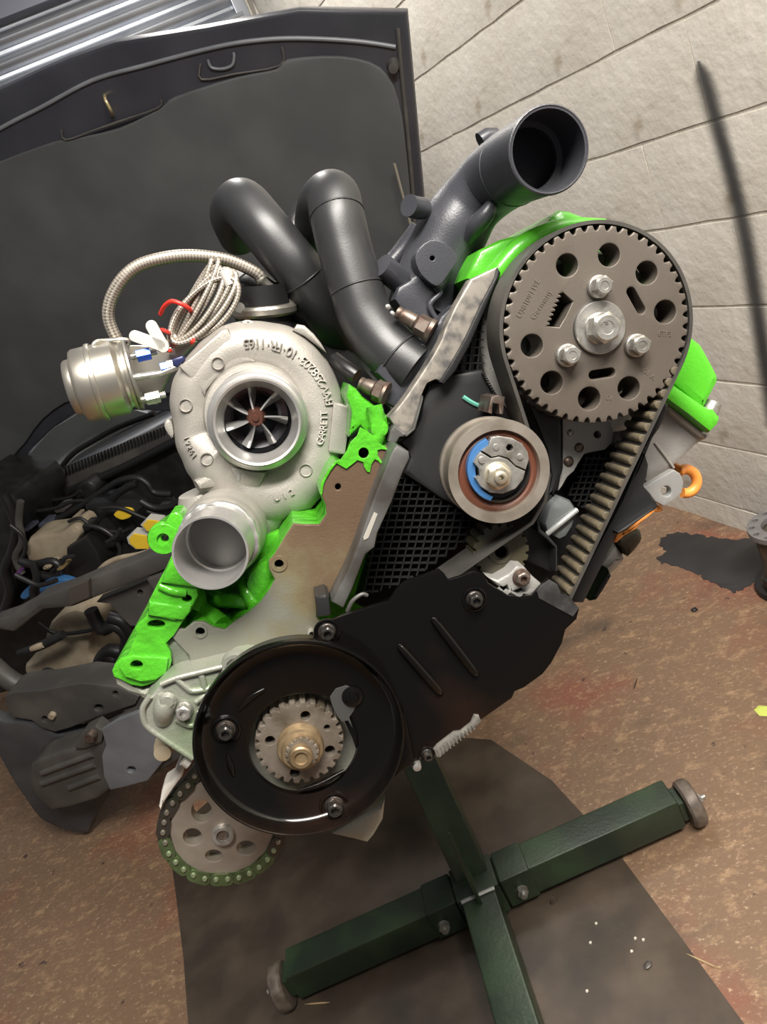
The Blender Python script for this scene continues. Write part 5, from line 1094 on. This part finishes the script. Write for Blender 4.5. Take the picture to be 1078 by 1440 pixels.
# V-band clamp and the dark hot side behind the compressor
vb = E.w(372, 436, .645); vax = c2w(V((.12, 1, 0))); vr_ = ray(372, 436).normalized(); vax = (vax - vr_ * (vax.dot(vr_) - .08)).normalized()
vbo = lathe('band_clamp', [(.0215, -.0045), (.0245, -.0040), (.026, -.002), (.026, .002), (.0245, .004), (.0215, .0045)], vb, vax, nickel, eng, 48, closed=True)
lathe('turbine_neck', [(.020, -.02), (.021, .0), (.022, .012), (.026, .02), (.026, .05), (0, .05)], vb, vax, plast, eng, 40)
lathe('clamp_screw', [(0, -.004), (.004, -.004), (.0042, .004), (.0025, .0045), (0, .0045)], E.w(337, 433, .63), E.ax, zinc, vbo, 18)
es('exhaust_manifold', [(322, 372), (372, 380), (430, 420), (470, 460), (540, 545), (560, 600), (520, 600), (470, 560), (430, 470), (400, 450), (330, 450), (315, 420)], .665, .74, car_bay, bev=.01)
es('hot_side_lump', Q(B3, [(120, 540), (200, 480), (300, 560), (320, 620), (200, 640), (130, 600)]), .650, .70, plast, bev=.006)
tube('manifold_stud', [E.w(*Q(B3, [q])[0], d) for q, d in (((590, 900), .60), ((640, 940), .59), ((690, 975), .585))], .006, car_bay, eng, 10, 3)
# ------------------------------------------------------------------ black charge pipes
pa = [E.w(*q) for q in p3(B3, [(150, 330, .76), (120, 235, .715), (165, 185, .672), (250, 275, .652), (350, 400, .645), (450, 520, .645), (560, 690, .66), (640, 860, .70)])]
pipeA = tube('boost_pipe', pa, [.0188, .0195, .0198, .0200, .0200, .0198, .0195, .019], satin, eng, 32, 8)
pb_ = [E.w(*q) for q in p3(B3, [(500, 320, .70), (530, 200, .655), (580, 158, .618), (600, 240, .604), (638, 400, .598), (690, 580, .592), (730, 700, .588), (800, 810, .582), (880, 890, .575), (960, 950, .570)])]
pipeB = tube('boost_pipe', pb_, [.0190, .0198, .0202, .0204, .0204, .0204, .0204, .0205, .0203, .0200], satin, eng, 32, 8)
for i, r in ((3, .0206), (5, .0206), (8, .0207)): ringbead('weld_bead', pb_, i, r, .0008, satin, pipeB)
ringbead('weld_bead', pa, 5, .0202, .0008, satin, pipeA)
tube('support_strut', [E.w(*q) for q in p3(B3, [(465, 170, .69), (400, 300, .69), (470, 380, .68)])], .0075, satin, eng, 12, 3)
# ------------------------------------------------------------------ intake manifold casting
rimc = E.w(771.5, 211, .505)
# the mouth's plane is fixed by the outline of its rim: facing right and towards the viewer
ip = [rimc] + [E.w(*q) for q in [(748, 222, .535), (721, 236, .568), (692, 256, .595), (662, 286, .608), (638, 322, .613), (616, 362, .614), (600, 400, .610), (588, 440, .606)]]
mr = E.R(771.5, 211, .505, 59.5)
intake = tube('intake_manifold', ip, [mr, mr, mr * .99, mr * .97, mr * .94, .0275, .0260, .0255, .0250], intk, eng, 44, 8, wall=.0024, inner=13)
ia = (ip[1] - ip[0]).normalized()
lathe('mouth_rim', [(mr * 1.005, .0045), (mr * 1.02, .002), (mr * 1.01, 0), (mr * .975, -.0006), (mr * .93, .0006), (mr * .925, .006)], rimc, ia, intk, intake, 64)
ringbead('joint_bead', ip, 2, mr * .992, .0007, intk, intake, 40)
lathe('mouth_step', [(mr * .93, .036), (mr * .76, .037), (mr * .75, .039), (mr * .93, .045)], rimc, ia, intk, intake, 48, closed=True)
tube('casting_fin', [E.w(*Q(B2, [q])[0], d) for q, d in (((560, 495), .575), ((520, 570), .574), ((470, 630), .580), ((435, 700), .588))], [.003, .006, .007, .004], intk, intake, 12, 4)
es('bracket_ear', Q(B2, [(180, 780), (205, 735), (250, 700), (300, 705), (345, 730), (378, 765), (380, 800), (345, 850), (310, 900), (280, 918), (230, 885), (195, 840)]), .570, .590, intk, intake, bev=.002, sm=2, holes=[circ(Q(B2, [(262, 785)])[0], 3.4, 16)])
es('casting_web', Q(B2, [(100, 920), (200, 860), (270, 920), (300, 960), (250, 1000), (270, 1050), (330, 1080), (330, 1120), (240, 1160), (130, 1050), (80, 980)]), .580, .62, intk, intake, bev=.004)
tube('casting_ridge', [E.w(*Q(B2, [q])[0], .578) for q in ((280, 920), (300, 950), (252, 1000), (262, 1045), (300, 1100))], .0022, intk, intake, 10, 4)
for pp, r in (([(215, 550, .60), (175, 545, .592), (150, 535, .588)], .0080), ([(140, 920, .60), (80, 870, .592), (20, 820, .586)], .0095)):
    tube('nipple', [E.w(*q) for q in p3(B2, pp)], r, intk, intake, 20, 0)
tube('nipple', [E.w(*q) for q in p3(B2, [(560, 215, .60), (520, 215, .598), (490, 235, .598)])], .0070, intk, intake, 16, 0)
for k in range(3):
    tube('runner_rib', [E.w(*q) for q in p3(B2, [(200 - 14 * k, 640 + 20 * k, .625 + .01 * k), (130 - 12 * k, 740 + 12 * k, .63 + .01 * k), (60, 820 + 8 * k, .63 + .01 * k)])], .0075, intk, intake, 12, 3)
es('runner_flange', Q(B3, [(780, 960), (830, 870), (880, 790), (1010, 830), (1078, 700), (1150, 640), (1110, 830), (1000, 960), (880, 1130), (820, 1100), (850, 1030)]), .560, .60, intk, intake, bev=.003)
# throttle studs with nuts
def stud(name, q0, q1, O, d, m2=rusty):
    p, q = E.w(*Q(O, [q0])[0], d + .004), E.w(*Q(O, [q1])[0], d - .004); a = (q - p).normalized(); L_ = (q - p).length; r = .0072
    return lathe(name, [(0, -.001), (r * .62, 0), (r * .66, L_ * .08), (r * .60, L_ * .12), (r * .72, L_ * .2), (r * .78, L_ * .5), (r * .70, L_ * .52), (r * .98, L_ * .58, 'h'), (r * .98, L_ * .84, 'h'), (r * 1.25, L_ * .88), (r * 1.25, L_ * .98), (0, L_)], p, a, m2, eng, 24)
stud('flange_stud', (95, 1040), (265, 1135), B2, .560)
stud('flange_stud', (255, 225), (400, 290), A4, .555)
for q in ((50, 1018), (70, 1050)): lathe('stud_tip', [(0, -.003), (.002, -.002), (.0024, 0), (0, .002)], E.w(*Q(B2, [q])[0], .575), E.ax, zinc, eng, 10)
# torn metal-faced heat shield strip along the head
es('heat_shield', [(662, 392), (700, 374), (697, 392), (676, 432), (655, 478), (636, 512), (621, 537), (612, 534), (601, 539), (593, 556), (586, 582), (580, 602), (572, 611), (560, 608), (546, 587), (558, 574), (571, 557), (585, 536), (597, 518), (610, 497), (620, 478), (627, 458), (640, 430)], .540, .556, foil_m, bev=.002)
es('shield_edge', [(700, 376), (704, 384), (684, 430), (660, 486), (640, 522), (624, 540), (618, 537), (634, 512), (654, 476), (675, 431), (696, 390)], .536, .552, plast, bev=.001)
es('shield_step', Q(A4, [(440, 450), (505, 500), (540, 470), (590, 290), (600, 300), (555, 480), (515, 512), (470, 520), (455, 545), (430, 570), (405, 540), (420, 480)]), .536, .556, strip_m, bev=.0015)
# ------------------------------------------------------------------ braided hoses
def braid_material():
    m = bpy.data.materials.new('steel_braid'); m.use_nodes = True; nt = m.node_tree; b = nt.nodes['Principled BSDF']; N = nt.nodes.new; L = nt.links.new
    b.inputs['Metallic'].default_value = .6; b.inputs['Roughness'].default_value = .38
    uv = N('ShaderNodeUVMap'); mp = N('ShaderNodeMapping'); mp.inputs['Scale'].default_value = (8, 420, 1); L(uv.outputs[0], mp.inputs[0])
    ck_ = N('ShaderNodeTexChecker'); ck_.inputs['Scale'].default_value = 1; ck_.inputs['Color1'].default_value = (.46, .42, .36, 1); ck_.inputs['Color2'].default_value = (.20, .175, .145, 1)
    sp = N('ShaderNodeSeparateXYZ'); L(mp.outputs[0], sp.inputs[0]); ad = N('ShaderNodeMath'); ad.operation = 'ADD'; L(sp.outputs[0], ad.inputs[0]); L(sp.outputs[1], ad.inputs[1])
    su = N('ShaderNodeMath'); su.operation = 'SUBTRACT'; L(sp.outputs[0], su.inputs[0]); L(sp.outputs[1], su.inputs[1])
    cb = N('ShaderNodeCombineXYZ'); L(ad.outputs[0], cb.inputs[0]); L(su.outputs[0], cb.inputs[1]); L(cb.outputs[0], ck_.inputs['Vector'])
    L(ck_.outputs['Color'], b.inputs['Base Color'])
    bp = N('ShaderNodeBump'); bp.inputs['Strength'].default_value = .4; bp.inputs['Distance'].default_value = .0004; L(ck_.outputs['Fac'], bp.inputs['Height']); L(bp.outputs[0], b.inputs['Normal'])
    return m
braid = braid_material()
hose = tube('braided_oil_hose', [E.w(*q) for q in p3(A2, [(345, 560, .640), (320, 520, .638), (285, 440, .636), (278, 370, .634), (300, 290, .632), (355, 200, .63), (440, 130, .63), (560, 92, .63), (700, 75, .632), (850, 85, .634), (960, 112, .636), (1078, 170, .638)]) + p3(B3, [(255, 540, .640)])], .0047, braid, eng, 16, 6)
tube('hose_ferrule', [E.w(*q) for q in p3(B3, [(245, 533, .640), (262, 547, .640), (270, 553, .640), (400, 655, .645)])], [.0058, .0058, .0042, .0036], nickel, hose, 14, 2)
# coiled spare line, tied up, lying on the turbo
coil_c = Q(A2, [(770, 345)])[0]; la = V((.585, -.811)); sa = V((.811, .585)); rnd = random.Random(3); cp = []
turns = 7; per = 26
for i in range(turns * per + 1):
    k = i / per; t = 2 * math.pi * k; w_ = 3 + 3.9 * k + 1.5 * math.sin(k * 2.3); l_ = 62 + 6 * math.sin(k * 1.7); sh_ = -24 + 7.2 * k
    c_ = V(coil_c) + la * (l_ * math.cos(t)) + sa * (w_ * math.sin(t) + sh_ * (.5 + .5 * math.cos(t)))
    dpt = .612 - .0045 * math.sin(t) - .0014 * k + .003 * math.sin(k * 3.1)
    cp.append(E.w(c_.x, c_.y, dpt))
coil = thing('hose_coil', E.w(*Q(A2, [(600, 560)])[0], .612), 'coiled thin braided hose tied with red ties above the turbocharger', 'hose')
tube('braided_line', cp, .0021, braid, coil, 8, 2)
for k, (q, d_) in enumerate((((588, 484), V((.9, .4))), ((600, 588), V((.9, .2))), ((735, 540), V((.5, -.85))))):
    x, y = Q(A2, [q])[0]; rx_ = (6, 5, 3)[k]; pts = []
    for i in range(14):
        t = 2 * math.pi * i / 14; pts.append(E.w(x + d_.x * rx_ * math.cos(t), y + d_.y * rx_ * math.cos(t), .606 + .014 * math.sin(t)))
    pts.append(pts[0]); tube('red_tie', pts, .0014, redp, coil, 6, 2, cap=False)
tube('red_tie', [E.w(*q) for q in p3(A2, [(560, 392, .614), (582, 348, .603), (622, 322, .596), (680, 340, .594), (718, 364, .599), (724, 380, .612)])], .0016, redp, coil, 8, 4)
for a, b in (((420, 510), (560, 560)), ((510, 455), (575, 570))):
    A_, B_ = Q(A2, [a, b]); es('tag_tab', capsule(A_, B_, 8.2, 8), .590, .5925, white_p, coil, bev=.0006)
es('tag_joint', circ(Q(A2, [(565, 560)])[0], 10, 16), .5925, .597, white_p, coil, bev=.001)
lathe('line_plug', [(0, -.006), (.004, -.005), (.0042, .006), (0, .007)], E.w(*Q(A2, [(920, 200)])[0], .605), E.ez, white_p, coil, 14)
